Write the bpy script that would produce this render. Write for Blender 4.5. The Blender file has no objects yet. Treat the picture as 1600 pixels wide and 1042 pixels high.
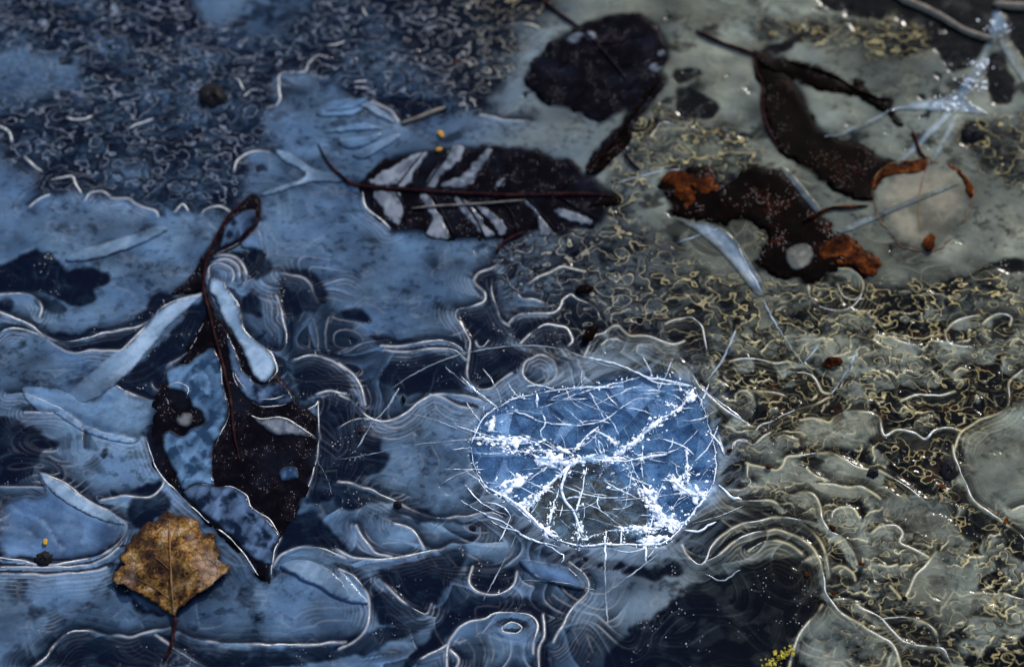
import bpy, math, random
import numpy as np
from mathutils import Vector, Matrix
from mathutils.geometry import delaunay_2d_cdt

# ------------------------------------------------------------------ camera
SC = bpy.context.scene
TILT = math.radians(28.0); DIST = 0.75; HALF = 0.20 / 0.75
cam = bpy.data.cameras.new("camera"); camo = bpy.data.objects.new("camera", cam)
SC.collection.objects.link(camo); SC.camera = camo
camo.location = (0, -DIST * math.sin(TILT), DIST * math.cos(TILT))
camo.rotation_euler = (TILT, 0, 0)
cam.sensor_width = 36; cam.lens = 18.0 / HALF
cam.clip_start = 0.02; cam.clip_end = 100
cam.dof.use_dof = True; cam.dof.focus_distance = 0.715; cam.dof.aperture_fstop = 5.0

# ------------------------------------------------------------------ sky and sun
EL = math.radians(33); AZ = math.radians(28)          # AZ clockwise from +Y
w = bpy.data.worlds.new("World"); SC.world = w; w.use_nodes = True
nt = w.node_tree; nt.nodes.clear()
sky = nt.nodes.new("ShaderNodeTexSky"); sky.sky_type = 'NISHITA'; sky.sun_disc = False
sky.sun_elevation = EL; sky.sun_rotation = AZ
bg = nt.nodes.new("ShaderNodeBackground"); bg.inputs[1].default_value = 0.15
wo = nt.nodes.new("ShaderNodeOutputWorld")
nt.links.new(sky.outputs[0], bg.inputs[0]); nt.links.new(bg.outputs[0], wo.inputs[0])
sun = bpy.data.lights.new("sun", 'SUN'); sun.energy = 3.0; sun.angle = math.radians(0.55)
sun.color = (1.0, 0.95, 0.87)
suno = bpy.data.objects.new("sun", sun); SC.collection.objects.link(suno)
sd = Vector((math.sin(AZ) * math.cos(EL), math.cos(AZ) * math.cos(EL), math.sin(EL)))
suno.rotation_euler = sd.to_track_quat('Z', 'Y').to_euler(); suno.location = sd * 3
SC.view_settings.view_transform = 'Standard'; SC.view_settings.look = 'None'
SC.view_settings.gamma = 1; SC.view_settings.use_curve_mapping = False
SC.view_settings.exposure = 0.62
SC.render.engine = 'CYCLES'; SC.cycles.max_bounces = 8; SC.cycles.transparent_max_bounces = 12

random.seed(5); RNG = np.random.default_rng(5)

# ------------------------------------------------------------------ layout: survey marks -> millimetres on the puddle
TILES = {1: (0, 0, 2.8944), 2: (530, 0, 2.8944), 3: (1060, 0, 2.8944), 4: (0, 340, 2.8944), 5: (530, 340, 2.8944),
         6: (1060, 340, 2.8944), 7: (0, 682, 2.8944), 8: (530, 682, 2.8944), 9: (1060, 682, 2.8944),
         'S': (720, 560, 3.257), 'L': (160, 280, 4.008), 'P': (480, 180, 3.077), 0: (0, 0, 1.0)}
CT, ST = math.cos(TILT), math.sin(TILT)
def ground(p):
    p = np.asarray(p, float)
    a = (p[:, 0] - 800) / 800 * HALF; b = -(p[:, 1] - 521) / 800 * HALF
    dy = b * CT + ST; dz = b * ST - CT
    t = (DIST * CT) / -dz
    return np.stack([a * t, -DIST * ST + dy * t], 1) * 1000.0
def pts(tile, s):
    ox, oy, k = TILES[tile]
    v = np.array([[float(c) for c in q.split(',')] for q in s.split()])
    return ground(v / k + np.array([ox, oy]))
def spline(P, step=1.0, closed=False, sharp=False):
    P = np.asarray(P, float)
    Q = np.vstack([P[-1], P, P[0], P[1]]) if closed else np.vstack([2 * P[0] - P[1], P, 2 * P[-1] - P[-2]])
    out = []; n = len(P) if closed else len(P) - 1
    for i in range(n):
        a, b, c, d = Q[i], Q[i + 1], Q[i + 2], Q[i + 3]
        m = max(1, int(np.hypot(*(c - b)) / step))
        t = (np.arange(m) / m)[:, None]
        if sharp: out.append(b + (c - b) * t)
        else: out.append(0.5 * (2 * b + (c - a) * t + (2 * a - 5 * b + 4 * c - d) * t * t + (3 * b - a - 3 * c + d) * t ** 3))
    R = np.vstack(out)
    return R if closed else np.vstack([R, P[-1]])

# ------------------------------------------------------------------ numeric noise
TAB = np.random.default_rng(77).random(1 << 16).astype(np.float32)
def cell(x, y, s):
    k = int(s * 57)
    i = np.floor(x); j = np.floor(y)
    return i, j, (i.astype(np.int32) + k * 31), (j.astype(np.int32) + k * 17)
def look(ii, jj): return TAB.take(((ii & 255) << 8) | (jj & 255))
def vnoise(x, y, s=0):
    i, j, ii, jj = cell(x, y, s); u = x - i; v = y - j
    u = u * u * u * (u * (u * 6 - 15) + 10); v = v * v * v * (v * (v * 6 - 15) + 10)
    a = look(ii, jj); b = look(ii + 1, jj); c = look(ii, jj + 1); d = look(ii + 1, jj + 1)
    return a + (b - a) * u + (c - a) * v + (a - b - c + d) * u * v
def fbm(x, y, s=0, o=4):
    r = 0; a = 0.5; t = 0
    for k in range(o):
        r = r + a * vnoise(x * 0.8 + y * 0.6, y * 0.8 - x * 0.6, s + k * 7); t += a
        x, y = x * 2.03 + 11.3, y * 2.03 + 5.1; a *= 0.5
    return r / t
def worley(x, y, s=0, jit=0.9):
    i, j, ii, jj = cell(x, y, s); u = x - i - .5; v = y - j - .5; d = None
    for a in (-1, 0, 1):
        for b in (-1, 0, 1):
            q = (look(ii + a, jj + b) - .5) * jit + (a - u); r = (look(ii + a + 97, jj + b + 53) - .5) * jit + (b - v)
            q = q * q + r * r; d = q if d is None else np.minimum(d, q)
    return np.sqrt(d)
def sstep(a, b, v):
    t = np.clip((v - a) / (b - a), 0, 1); return t * t * (3 - 2 * t)
def blur(A, r):
    r = int(max(1, round(r)))
    for ax in (0, 1):
        for _ in range(2):
            B = np.pad(A, [(r + 1, r) if k == ax else (0, 0) for k in (0, 1)], mode='edge')
            c = np.cumsum(B, axis=ax)
            n = 2 * r + 1
            A = (np.take(c, range(n, c.shape[ax]), ax) - np.take(c, range(0, c.shape[ax] - n), ax)) / n
    return A

# ------------------------------------------------------------------ the puddle raster (regular grid on the ground, mm)
STEP = 0.40
X0, X1, Y0, Y1 = -236.0, 236.0, -146.0, 182.0
gx = np.arange(X0, X1 + 1e-6, STEP); gy = np.arange(Y0, Y1 + 1e-6, STEP)
NX, NY = len(gx), len(gy)
X, Y = np.meshgrid(gx.astype(np.float32), gy.astype(np.float32))
WX = (fbm(X / 5, Y / 5, 1, 3) - .5); WY = (fbm(X / 5, Y / 5, 2, 3) - .5)
def window(P, m):
    i0 = max(0, int((P[:, 0].min() - m - X0) / STEP)); i1 = min(NX, int((P[:, 0].max() + m - X0) / STEP) + 2)
    j0 = max(0, int((P[:, 1].min() - m - Y0) / STEP)); j1 = min(NY, int((P[:, 1].max() + m - Y0) / STEP) + 2)
    return slice(j0, max(j1, j0 + 1)), slice(i0, max(i1, i0 + 1))
def inside(P, x, y):
    r = np.zeros(x.shape, bool); n = len(P)
    for k in range(n):
        ax, ay = P[k]; bx, by = P[(k + 1) % n]
        if ay == by: continue
        c = ((ay > y) != (by > y)) & (x < (bx - ax) * (y - ay) / (by - ay) + ax)
        r ^= c
    return r
def mask(P, warp=0.0, soft=0):
    M = np.zeros(X.shape, np.float32); w_ = window(P, 6)
    M[w_] = inside(P, X[w_] + WX[w_] * warp, Y[w_] + WY[w_] * warp)
    if soft:
        w2 = window(P, 6 + soft * 3); M[w2] = blur(M[w2], soft / STEP)
    return M
def line_dist(P, R):
    """distance field near a polyline, only in its window, and on which side of it (+1 far side, -1 near side)"""
    w_ = window(P, R); D = np.full(X[w_].shape, 1e3); S = np.zeros(D.shape)
    x, y = X[w_], Y[w_]
    for k in range(len(P) - 1):
        a, b = P[k], P[k + 1]
        i0 = max(0, int((min(a[0], b[0]) - R - x[0, 0]) / STEP)); i1 = int((max(a[0], b[0]) + R - x[0, 0]) / STEP) + 2
        j0 = max(0, int((min(a[1], b[1]) - R - y[0, 0]) / STEP)); j1 = int((max(a[1], b[1]) + R - y[0, 0]) / STEP) + 2
        if i1 <= 0 or j1 <= 0: continue
        xs = x[j0:j1, i0:i1]; ys = y[j0:j1, i0:i1]
        if xs.size == 0: continue
        d = b - a; L = d @ d + 1e-9
        t = np.clip(((xs - a[0]) * d[0] + (ys - a[1]) * d[1]) / L, 0, 1)
        ex = xs - a[0] - t * d[0]; ey = ys - a[1] - t * d[1]; q = np.hypot(ex, ey)
        better = q < D[j0:j1, i0:i1]
        D[j0:j1, i0:i1] = np.where(better, q, D[j0:j1, i0:i1])
        S[j0:j1, i0:i1] = np.where(better, (ex * .25 + ey * .97) / (q + .3), S[j0:j1, i0:i1])
    return w_, D, S

# ------------------------------------------------------------------ traced features
RIDGES = """
4 3 0,345 110,342 160,360 190,410 180,450
4 4 -60,405 0,425 60,450 140,490 230,550 330,560 440,530 560,505 650,480 720,420 800,375 915,345
4 4 -40,560 0,525 40,505 110,505 180,530 270,590 330,610 430,600 530,605 570,580 640,510 720,430
4 3 1165,20 1130,80 1060,130 985,165
4 3 945,270 950,225 990,205 1040,225 1055,260 1045,300
4 2 985,170 1050,175 1100,215 1115,270 1090,320
4 2 960,200 1030,190 1080,225 1085,280
4 4 1035,330 1080,400 1095,490 1140,545 1200,590 1240,640 1250,690 1215,745
4 2 920,480 880,560 820,630 760,660
4 3 895,635 930,605 965,590
4 2 965,590 1000,650 1005,740 1030,830 1035,900 1000,970 970,1042
4 3 520,760 600,795 700,830
4 3 690,740 700,770 750,800 760,850 750,880
4 2 750,770 800,745 850,770 845,810
4 2 1200,600 1270,605 1300,540 1280,460 1250,350
4 3 1330,640 1420,625 1500,645 1563,690
4 3 1430,800 1490,780 1563,800
4 3 1390,870 1430,845 1440,830 1445,1000
4 3 1110,875 1170,910 1280,905 1350,940 1435,1005
4 2 40,800 130,800 250,850 330,900 370,960 375,1042
4 2 110,880 300,890 400,950 600,1000
4 2 1270,250 1350,265 1400,290 1420,340 1440,380
4 2 1080,590 1060,680 1100,760 1160,815 1240,820 1310,800
4 2 1050,640 1060,730 1110,800 1170,850 1260,850 1320,830
7 4 -60,545 0,550 90,560 190,578 330,568 450,540 530,490 570,420 565,390
7 3 -60,586 0,588 200,590 350,588 470,555 540,500
7 2 570,390 500,340 400,290 300,215 200,170
7 4 660,0 680,80 720,160 760,210 850,300 950,390 1050,470 1120,550 1180,640
7 3 980,230 1050,228 1110,260 1140,320 1210,370 1255,430 1270,450
7 3 1270,455 1235,540 1230,630
7 3 1445,0 1435,100 1410,180 1385,270
7 3 1235,590 1280,530 1370,500 1460,505 1563,550
7 4 150,1042 210,1000 250,940 310,890 390,875 480,895 590,905 690,880 770,865
7 3 810,880 880,915 1000,930 1150,940 1300,940 1450,935 1563,925
7 2 460,285 560,270 680,270 730,235 745,200
7 1 700,900 800,960 930,1042
7 2 830,250 900,215 970,225
7 2 0,620 200,625 400,615 480,590
8 3 0,200 100,225 180,260 250,290 330,330 420,360 520,365 640,345
8 4 -20,505 60,545 180,555 300,540 400,515 460,510 510,485 600,480 635,450 635,410
8 3 250,395 310,410 350,450 385,505
8 2 80,400 100,450 160,520 240,545
8 3 600,590 590,660 640,705 720,710 790,670 800,610
8 4 490,1090 490,960 525,880 580,840 660,825 700,800 790,795 860,805 895,850 880,940 880,980
8 3 925,800 925,900 905,960 910,1090
8 3 370,1000 440,970 490,940
8 3 735,860 780,840 830,860 800,890 740,885 735,860
8 3 1040,570 1110,620 1130,690 1060,770 1010,850 970,930
8 2 180,640 270,730 390,800 420,760
8 2 640,350 700,345 750,370
8 2 0,600 80,640 130,720 130,850 60,930 0,960
8 3 500,960 540,1010 530,1042
9 4 15,490 40,535 90,575 120,565 150,500 190,450 270,405 370,380 450,362 540,375 610,385
9 4 120,565 180,530 260,470 370,430 450,425 530,450 600,500 640,560 660,640 665,700 690,740 740,800 820,850 920,910 980,960 1020,1090
9 3 540,375 600,420 650,490 670,560 680,640
9 3 210,250 250,285 340,290 430,295 470,325
9 4 500,270 560,255 610,260 640,310 650,380 690,430 740,460 790,520 808,580
9 4 700,740 770,735 830,780 910,820 990,910 1030,935 1100,945 1190,965 1240,1030
9 4 910,825 1020,820 1090,835 1150,870 1170,900 1175,965
9 4 640,215 700,220 760,230 830,230 890,260 915,280
9 4 310,120 330,130 390,145 440,155 470,130 490,95 560,85 640,75 700,80 760,110 820,140 880,155
9 3 910,155 980,190 1040,230 1110,290
9 3 310,125 310,180 330,210 290,240 230,240
9 3 580,145 620,180 670,195
9 3 690,380 700,340 740,320 790,325 820,370
9 3 870,440 920,410 980,405 1010,440 1000,480 1060,510 1130,545
9 3 1165,520 1120,580 1080,620 1040,700 1020,750
9 4 1240,40 1260,120 1290,190 1330,280 1400,340 1470,390 1530,430 1600,500
9 3 1515,330 1563,315 1620,330
9 3 1370,820 1410,825 1440,815
9 3 1470,715 1563,735 1620,740
9 3 240,80 250,30 290,15 320,30
9 3 180,0 200,50 220,90 260,95
9 3 500,1042 520,960 560,870 620,810 650,760
9 2 320,520 370,480 430,470 500,490 560,530
9 2 700,600 740,590 790,620 800,650
9 2 910,580 950,590 990,580
9 2 960,680 1000,730
6 4 15,655 60,700 90,750 150,820 240,890 300,925 340,950
6 3 340,975 380,940 460,900 540,870 630,840 680,810
6 5 550,915 610,910 680,925 710,895 760,875 840,880 905,900 920,950 935,985 990,960 1060,970 1115,1000 1160,960 1220,945 1280,965
6 4 1245,1042 1280,970 1350,920 1450,880 1495,840 1500,740 1563,690 1640,640
6 3 245,1042 265,1010 310,1015 340,1030 390,990 430,960
6 3 230,650 330,640 440,660 500,655 560,670
6 3 345,785 400,790 450,795 490,810
6 3 520,700 580,705 620,735 650,790 690,800
6 4 1005,830 1080,800 1130,805 1190,800 1250,785
6 3 1210,510 1250,475 1310,455 1360,445
6 3 1210,510 1220,560 1270,580 1330,590
6 3 1380,480 1400,460 1450,435 1505,450 1500,490
6 3 0,460 60,455 105,490 120,560 135,620
6 2 590,310 600,370 650,410 720,425 790,400 830,340 830,280 780,235 720,230
6 2 720,300 750,360 800,370 830,340
6 3 950,540 1010,565 1080,580
6 3 1250,700 1280,680 1310,690
5 3 610,280 630,250 690,230 720,215
5 3 610,280 625,310 660,340 650,385 580,405 535,420 525,450 560,495 590,550 585,620 580,700 600,750 640,775 690,770 720,740 780,705
5 3 690,280 690,340 710,400 735,465 770,490
5 4 765,475 810,440 890,435 970,430 1000,400 1010,370 1050,350 1080,370 1130,390 1170,420 1180,460
5 3 810,345 830,370 880,370 920,385
5 3 860,295 900,270 970,240 1010,225 1060,235 1110,245
5 5 825,570 860,530 910,490 970,485 1030,500 1055,550 1040,580
5 3 190,580 280,580 400,560 480,555 540,580 570,615
5 2 200,600 300,605 420,590 520,600 570,640
5 4 1110,625 1150,540 1200,520 1260,490 1310,530 1390,535 1460,560 1510,575 1563,555
5 3 1480,480 1510,465 1563,455
5 4 860,640 910,622 965,640 985,690 960,740 900,755 850,740 830,700 840,660 860,640
5 3 615,560 625,580 650,582 680,550
5 4 0,800 70,840 120,895 180,920 240,915 310,880 370,830 440,800 540,800 640,825
5 3 0,660 60,710 100,770 120,850
5 2 0,950 60,915 140,910
5 2 410,800 480,820 540,850 600,860
2 3 640,520 700,530 760,545 850,545
2 3 65,375 120,370
2 3 75,395 135,400
2 4 150,460 230,500 270,550
2 3 60,840 100,870 110,920 150,965 200,1000 230,1035
2 4 1460,510 1500,545 1563,555
2 3 1410,620 1430,590 1460,560 1540,575
2 3 750,130 790,105 850,110 900,130
1 4 115,710 150,750 195,780
1 4 225,815 320,800 340,830 370,880
1 4 385,905 410,875 460,870 500,890
1 4 500,900 580,900 620,930 700,955 715,980
1 3 135,935 180,900 220,885
1 4 790,960 830,930 860,965
1 4 910,970 940,945 1000,935 1040,960
1 4 1060,780 1075,730 1120,695 1170,685 1220,690
1 4 1265,380 1260,360 1290,330 1380,325 1400,280 1440,250 1480,260
1 4 1100,440 1140,410 1190,415
1 4 1210,490 1260,470 1265,380
1 4 310,530 350,545 415,525
1 4 560,600 620,565 690,545
1 4 480,340 500,360 550,365
1 4 0,570 45,600 55,640
1 4 1040,340 1080,370 1105,410
1 4 1480,210 1560,190
"""
CRACKS = """
5 2 240,770 330,710 430,660 540,620 680,590 800,578 920,580 1010,595 1090,625 1200,665 1350,700 1500,740 1563,760
5 3 480,675 530,715 600,775 660,820 710,855
5 3 270,770 210,870 150,930 80,1042
5 2 290,880 420,910 520,950 610,985
8 2 650,740 720,610 800,450
8 3 1200,520 1205,720 1215,850
8 3 1200,715 1380,580 1480,500
8 2 0,103 130,80 300,45 450,25 600,10
8 2 450,220 520,180 590,150
8 2 810,645 1000,660 1160,695
6 4 380,370 430,470 500,580 560,660 600,700
6 3 570,655 640,570 680,480 690,440
6 4 130,740 200,640 260,510
6 3 690,800 760,700 800,620 820,580
6 3 0,110 100,80 180,50
6 3 270,130 300,200 350,290 380,360
9 3 120,620 200,650 280,600
3 3 660,620 740,600 900,530 1000,490 1200,480 1400,520
2 3 1250,830 1360,800 1480,775 1563,770
7 1 1430,100 1480,190 1500,260
7 1 760,940 900,1030
"""
PLATES = """
4 pale 915,348 800,378 720,425 640,515 570,585 520,610 420,690 310,790 310,830 380,840 520,760 640,640 760,490 850,410
4 bright 100,770 240,770 300,790 400,840 520,765 600,800 735,835 745,880 730,930 660,950 600,1020 400,980 250,890 160,870
7 mid 170,155 260,200 400,290 500,335 570,395 560,440 470,520 300,560 100,550 0,540 0,330 90,270 200,260
7 pale 175,160 250,190 400,290 510,345 560,400 470,380 340,330 230,250
1 pale 1240,680 1300,690 1440,770 1540,790 1540,830 1400,830 1200,890 1210,860 1380,800 1280,730
1 bright 1430,520 1480,465 1563,450 1640,455 1660,480 1600,520 1500,530
2 bright -70,600 20,575 120,560 200,585 120,590 20,600
2 pale 30,470 110,450 190,500 250,560 180,530 110,490
2 bright -60,505 30,468 120,440 130,455 40,500
2 pale 60,700 150,655 260,610 280,620 190,680 110,720
2 bright 0,640 110,620 190,605 130,660 40,675
4 pale 300,185 400,140 560,90 700,50 760,60 640,120 450,185 320,200
8 pale 0,615 60,660 125,750 0,730
8 mid 820,560 960,570 1060,610 1110,690 960,660 870,620
7 pale 1270,590 1370,560 1480,600 1563,680 1563,740 1440,680
4 mid 1090,120 1170,60 1200,170 1210,160 1130,140
"""
SWIRL = [pts(0, t) for t in ("420,400 540,420 560,520 700,540 780,560 700,600 640,690 500,640 440,560", "500,770 760,800 930,870 960,1100 560,1100 600,960 500,860", "-60,640 60,660 120,740 200,830 160,880 -60,860",
         "330,380 470,400 470,560 400,600 430,500 350,420", "1060,800 1200,770 1300,830 1290,930 1200,880 1060,890", "700,500 900,500 1100,560 1080,600 740,640", "500,590 740,600 740,800 500,760", "1280,930 1420,980 1420,1100 1260,1100", "60,970 280,1000 300,1100 40,1100")]
LIGHTS = [pts(0, t) for t in ("430,130 480,115 560,175 640,200 560,250 500,240 420,250", "400,320 560,300 600,350 700,385 770,390 720,440 710,500 690,540 560,520 540,440 440,420 410,390",
          "-60,350 100,310 250,335 330,350 320,420 230,480 100,510 165,440 100,400 -60,400", "620,610 740,620 740,770 650,800 580,740", "-60,890 180,880 260,970 100,990 -60,1010", "300,960 420,920 520,880 585,930 560,995 400,1008",
          "560,790 640,800 660,850 600,870 560,840", "920,880 1060,880 940,960 900,1000", "1060,20 1200,60 1190,160 1060,180", "1300,100 1420,200 1400,240 1260,180", "1450,400 1640,300 1640,430", "1380,770 1480,790 1480,840 1400,820",
          "1420,900 1500,880 1540,960 1440,960", "1290,960 1370,1000 1390,1090 1250,1090", "1255,660 1370,650 1380,690 1250,705", "1500,720 1640,620 1640,800 1540,790", "700,985 830,960 840,1020 720,1030", "1170,700 1240,700 1230,745 1180,740", "1230,740 1330,720 1380,760 1300,780", "10,500 60,510 70,600 40,620 0,580")]
# regions of the puddle: name -> polygons
A_POLY = pts(0, "-90,-90 290,-90 310,30 420,50 560,-60 900,-90 850,40 815,100 760,170 640,190 560,170 480,110 430,140 420,230 380,250 400,300 340,340 250,330 150,310 60,290 0,240 -90,240")
A_PALE = [pts(0, "-60,85 60,80 130,100 70,150 -60,155"), pts(0, "310,-60 430,-60 470,30 380,45 330,30"), pts(0, "800,40 850,20 890,60 850,110 815,90")]
DARKS = """
4 -60,240 0,220 180,150 280,210 300,240 460,240 500,290 430,310 420,370 330,400 200,340 100,330 0,340 -60,350
4 190,430 240,545 430,525 650,470 800,370 700,340 640,430 560,490 430,505 300,530 210,500
4 240,560 440,540 650,490 560,595 430,592 330,600
4 520,760 640,650 800,480 920,370 930,480 880,600 760,660 700,830
4 0,380 40,370 60,430 0,420
4 1080,410 1140,330 1180,380 1180,450 1130,430
4 1000,180 1130,150 1210,180 1230,240 1150,280 1060,200
4 1270,280 1340,230 1430,260 1480,340 1470,390 1400,430 1280,430
4 1340,650 1450,640 1563,720 1563,790 1430,790 1370,830 1330,740
4 1450,820 1563,800 1563,1042 1450,1042
4 -40,900 40,900 180,960 250,1042 -40,1042
4 400,840 0,0 0,0
7 -40,0 180,0 160,120 60,210 -40,190
7 1450,0 1600,0 1600,170 1500,280 1390,300 1420,150
7 570,330 620,270 740,260 780,300 760,345 690,380 640,430 600,400
7 590,240 680,215 740,220 720,265 640,262
7 600,490 520,660 510,690 690,770 770,810 600,760
7 200,1042 300,900 500,915 690,895 770,880 790,960 760,1042
7 820,900 1000,945 1300,955 1563,940 1563,1000 1300,1042 850,1042
7 1260,430 1330,360 1420,350 1500,430 1563,500 1563,540 1440,490 1330,490 1250,540
8 -20,30 150,0 220,100 140,170 -20,160
8 -10,220 120,250 250,290 130,310 -10,330
8 600,570 800,600 780,680 700,700 610,690
8 560,740 750,720 900,760 945,800 935,1060 890,1060 900,860 800,790 650,810 530,860 450,960 300,1060 270,1060 400,900
8 190,595 420,535 570,500 560,580 480,700 390,780 200,640
8 170,680 270,740 400,800 200,850 150,760
8 150,870 330,830 390,860 160,960 0,1000 0,940
8 260,300 420,350 600,385 590,400 440,380 370,400 320,350 250,340
8 1050,540 1400,590 1500,560 1563,620 1400,640 1200,600
8 380,470 460,510 400,515
5 530,420 650,390 610,280 690,230 710,400 770,490 760,560 620,600 590,550 560,490
5 770,490 960,430 1050,350 1190,450 1180,540 1090,610 1030,590 880,590 830,570
5 590,680 740,690 700,770 620,760
5 270,650 580,625 575,760 400,790 260,790 180,710
5 600,600 760,580 830,600 800,680 720,700 600,680
5 0,810 70,850 140,920 0,950
5 0,960 100,930 150,1042 0,1042
5 130,540 250,545 350,560 300,575 200,572
5 0,430 80,410 150,450 140,480 60,460
5 1480,490 1563,470 1563,570 1500,560
6 0,470 100,480 140,650 30,660 0,600
6 470,880 520,770 580,750 600,800 540,860
6 540,700 600,710 630,770 540,740
6 920,930 1000,940 1110,980 1190,930 1290,940 1450,850 1500,830 1490,860 1340,930 1270,970 1200,1042 920,1042
6 1180,290 1300,270 1440,200 1563,190 1563,240 1400,250 1250,300
6 340,960 430,900 480,900 400,980
6 170,880 230,900 210,1000 170,980
6 1420,470 1500,460 1500,540 1420,560
3 640,-60 1400,-60 1400,170 1330,300 1230,320 1150,230 1000,270 1020,170 1000,100 860,90 700,50
3 1400,260 1470,250 1520,430 1430,470 1400,400
3 1460,-60 1620,-60 1620,300 1500,180
3 1280,570 1340,560 1390,620 1340,660 1280,640
3 350,240 470,180 570,160 580,185 480,230 400,265
3 -20,330 60,310 120,340 60,370 -10,380
3 0,400 120,430 180,500 100,540 0,520
9 -300,1100 -230,880 -100,800 0,710 100,650 200,620 330,570 480,540 600,580 640,650 630,780 540,880 510,960 550,1100
9 880,0 1250,0 1270,150 1200,230 1110,260 980,160 930,90
9 1260,380 1320,340 1430,370 1460,420 1330,480 1270,430
9 1250,190 1300,260 1420,370 1563,450 1563,560 1480,500 1440,400 1300,340 1250,290
9 380,390 500,370 620,420 660,500 660,560 560,450 470,400 360,420
9 930,830 1060,840 1150,880 1170,950 1030,920 980,880
9 1040,950 1190,975 1230,1042 1040,1042
9 700,480 760,540 740,590 700,570
9 690,640 800,640 820,590 835,610 800,670 700,690
9 210,300 380,300 480,350 420,350 300,330
9 480,95 500,65 640,45 780,60 880,140 860,155 760,100 640,70
9 700,680 840,750 920,810 1090,800 1100,830 910,830 800,760
9 230,100 300,100 300,180 240,230 200,180
9 1380,970 1500,960 1563,880 1620,900 1620,1060 1400,1060
2 -40,-60 130,-60 600,-60 620,200 560,380 460,340 320,180 180,60
2 180,460 330,450 480,490 320,560 280,560
"""
SMOOTH_R = [pts(0, "900,-90 1230,-90 1280,30 1200,60 1400,60 1420,120 1500,190 1600,270 1700,300 1700,430 1450,440 1380,430 1330,330 1250,250 1170,200 1100,250 1020,170 1060,60 940,10"),
            pts(0, "1490,700 1600,590 1700,560 1700,900 1560,830 1500,760")]
D_POLY = pts(0, "760,380 980,330 1040,400 1200,440 1350,440 1700,420 1700,600 1560,650 1500,700 1520,790 1700,880 1700,1160 1280,1160 1290,950 1280,800 1150,760 1130,640 1090,560 1000,530 900,560 850,480 780,470")
RING = pts('S', "55,430 75,370 120,290 190,245 280,200 380,180 500,155 620,145 740,125 850,100 960,85 1080,100 1180,140 1220,210 1260,330 1290,450 1300,560 1280,640 1230,720 1170,800 1100,880 1020,940 850,945 700,945 600,950 500,920 400,850 300,750 200,690 120,640 70,540 50,450")

RING0 = RING
RING = spline(RING, 1.5, True); RING = RING + 3.2 * np.stack([fbm(RING[:, 0] / 5, RING[:, 1] / 5, 3, 3) - .5, fbm(RING[:, 0] / 5, RING[:, 1] / 5, 4, 3) - .5], 1)
LEAF = dict(
    birch=spline(pts(7, "790,815 740,780 690,745 620,710 560,680 525,670 515,645 530,615 560,590 550,555 575,510 600,480 605,450 640,440 660,415 685,395 710,385 735,370 765,348 785,368 820,365 860,375 890,400 905,430 925,450 965,450 970,490 990,510 1000,540 995,570 1015,590 1045,605 1035,630 1000,650 970,680 930,705 880,735 840,770 805,800"), 0.8, True),
    big=spline(pts(0, "320,462 302,520 266,580 242,620 228,682 240,730 262,755 300,795 345,840 380,870 405,905 418,914 424,900 427,870 440,838 465,800 480,770 493,730 499,690 496,655 478,637 450,606 415,560 370,520 345,490 328,462"), 0.8, True),
    curl=spline(pts('L', "940,92 985,125 990,200 970,285 900,375 820,435 725,475 690,510 650,600 635,700 440,722 520,640 590,560 625,470 690,390 760,270 850,170"), 0.8, True),
    striped=spline(pts('P', "240,345 330,250 400,200 480,180 600,165 750,150 860,145 960,155 1020,150 1100,165 1180,200 1260,210 1330,270 1390,300 1440,350 1500,385 1500,420 1440,440 1430,500 1370,540 1280,550 1220,590 1170,550 1100,560 1020,590 960,600 820,605 720,605 600,590 520,560 400,575 390,540 310,480 270,420 250,360"), 0.8, True),
    round=spline(pts(2, "1080,125 1140,95 1230,70 1300,62 1370,70 1430,110 1480,180 1495,260 1470,300 1400,320 1330,390 1250,480 1190,545 1110,530 1030,490 950,480 900,440 850,395 840,350 870,280 920,230 950,190 1010,155"), 0.8, True),
    folded=spline(pts(2, "1400,310 1470,330 1480,370 1400,490 1330,570 1300,640 1230,720 1160,790 1110,770 1150,690 1200,630 1270,560 1290,500 1190,560 1170,530 1240,450 1320,380"), 0.8, True),
    arm=spline(pts(3, "340,235 470,262 600,300 720,350 790,395 800,360 830,355 830,385 880,430 960,450 975,500 1025,560 1000,560 930,520 850,460 770,430 660,420 580,390 480,350 400,310"), 0.8, True),
    hook=spline(pts(3, "350,250 430,300 500,345 545,400 600,500 640,570 700,620 800,640 880,690 960,720 1000,735 950,760 895,830 885,900 800,900 700,860 610,800 520,730 450,680 400,590 375,480 375,400 340,330"), 0.8, True),
    tan=spline(pts(0, "1364,300 1372,272 1393,256 1425,250 1452,247 1460,256 1482,257 1506,273 1519,295 1515,330 1500,355 1480,380 1450,395 1412,386 1387,362 1370,335"), 0.8, True),
    rust=spline(pts(0, "1032,280 1060,268 1095,262 1120,275 1133,292 1157,270 1198,263 1226,273 1253,300 1274,332 1295,345 1302,358 1310,368 1330,373 1352,392 1378,412 1364,430 1345,432 1332,420 1305,420 1285,438 1262,446 1235,438 1208,430 1180,425 1190,400 1195,365 1160,348 1120,350 1090,345 1060,335 1040,310"), 0.8, True),
)
def ragged(P, a, sc, seed):
    return P + a * np.stack([fbm(P[:, 0] / sc, P[:, 1] / sc, seed, 3) - .5, fbm(P[:, 0] / sc, P[:, 1] / sc, seed + 5, 3) - .5], 1)
for k_, a_ in dict(big=.8, curl=1.0, striped=1.5, round=1.6, folded=2.0, arm=3.5, hook=2.2, tan=2.0, rust=5.0, birch=2.0).items():
    LEAF[k_] = ragged(LEAF[k_], a_, 2.6, 33)
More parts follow.
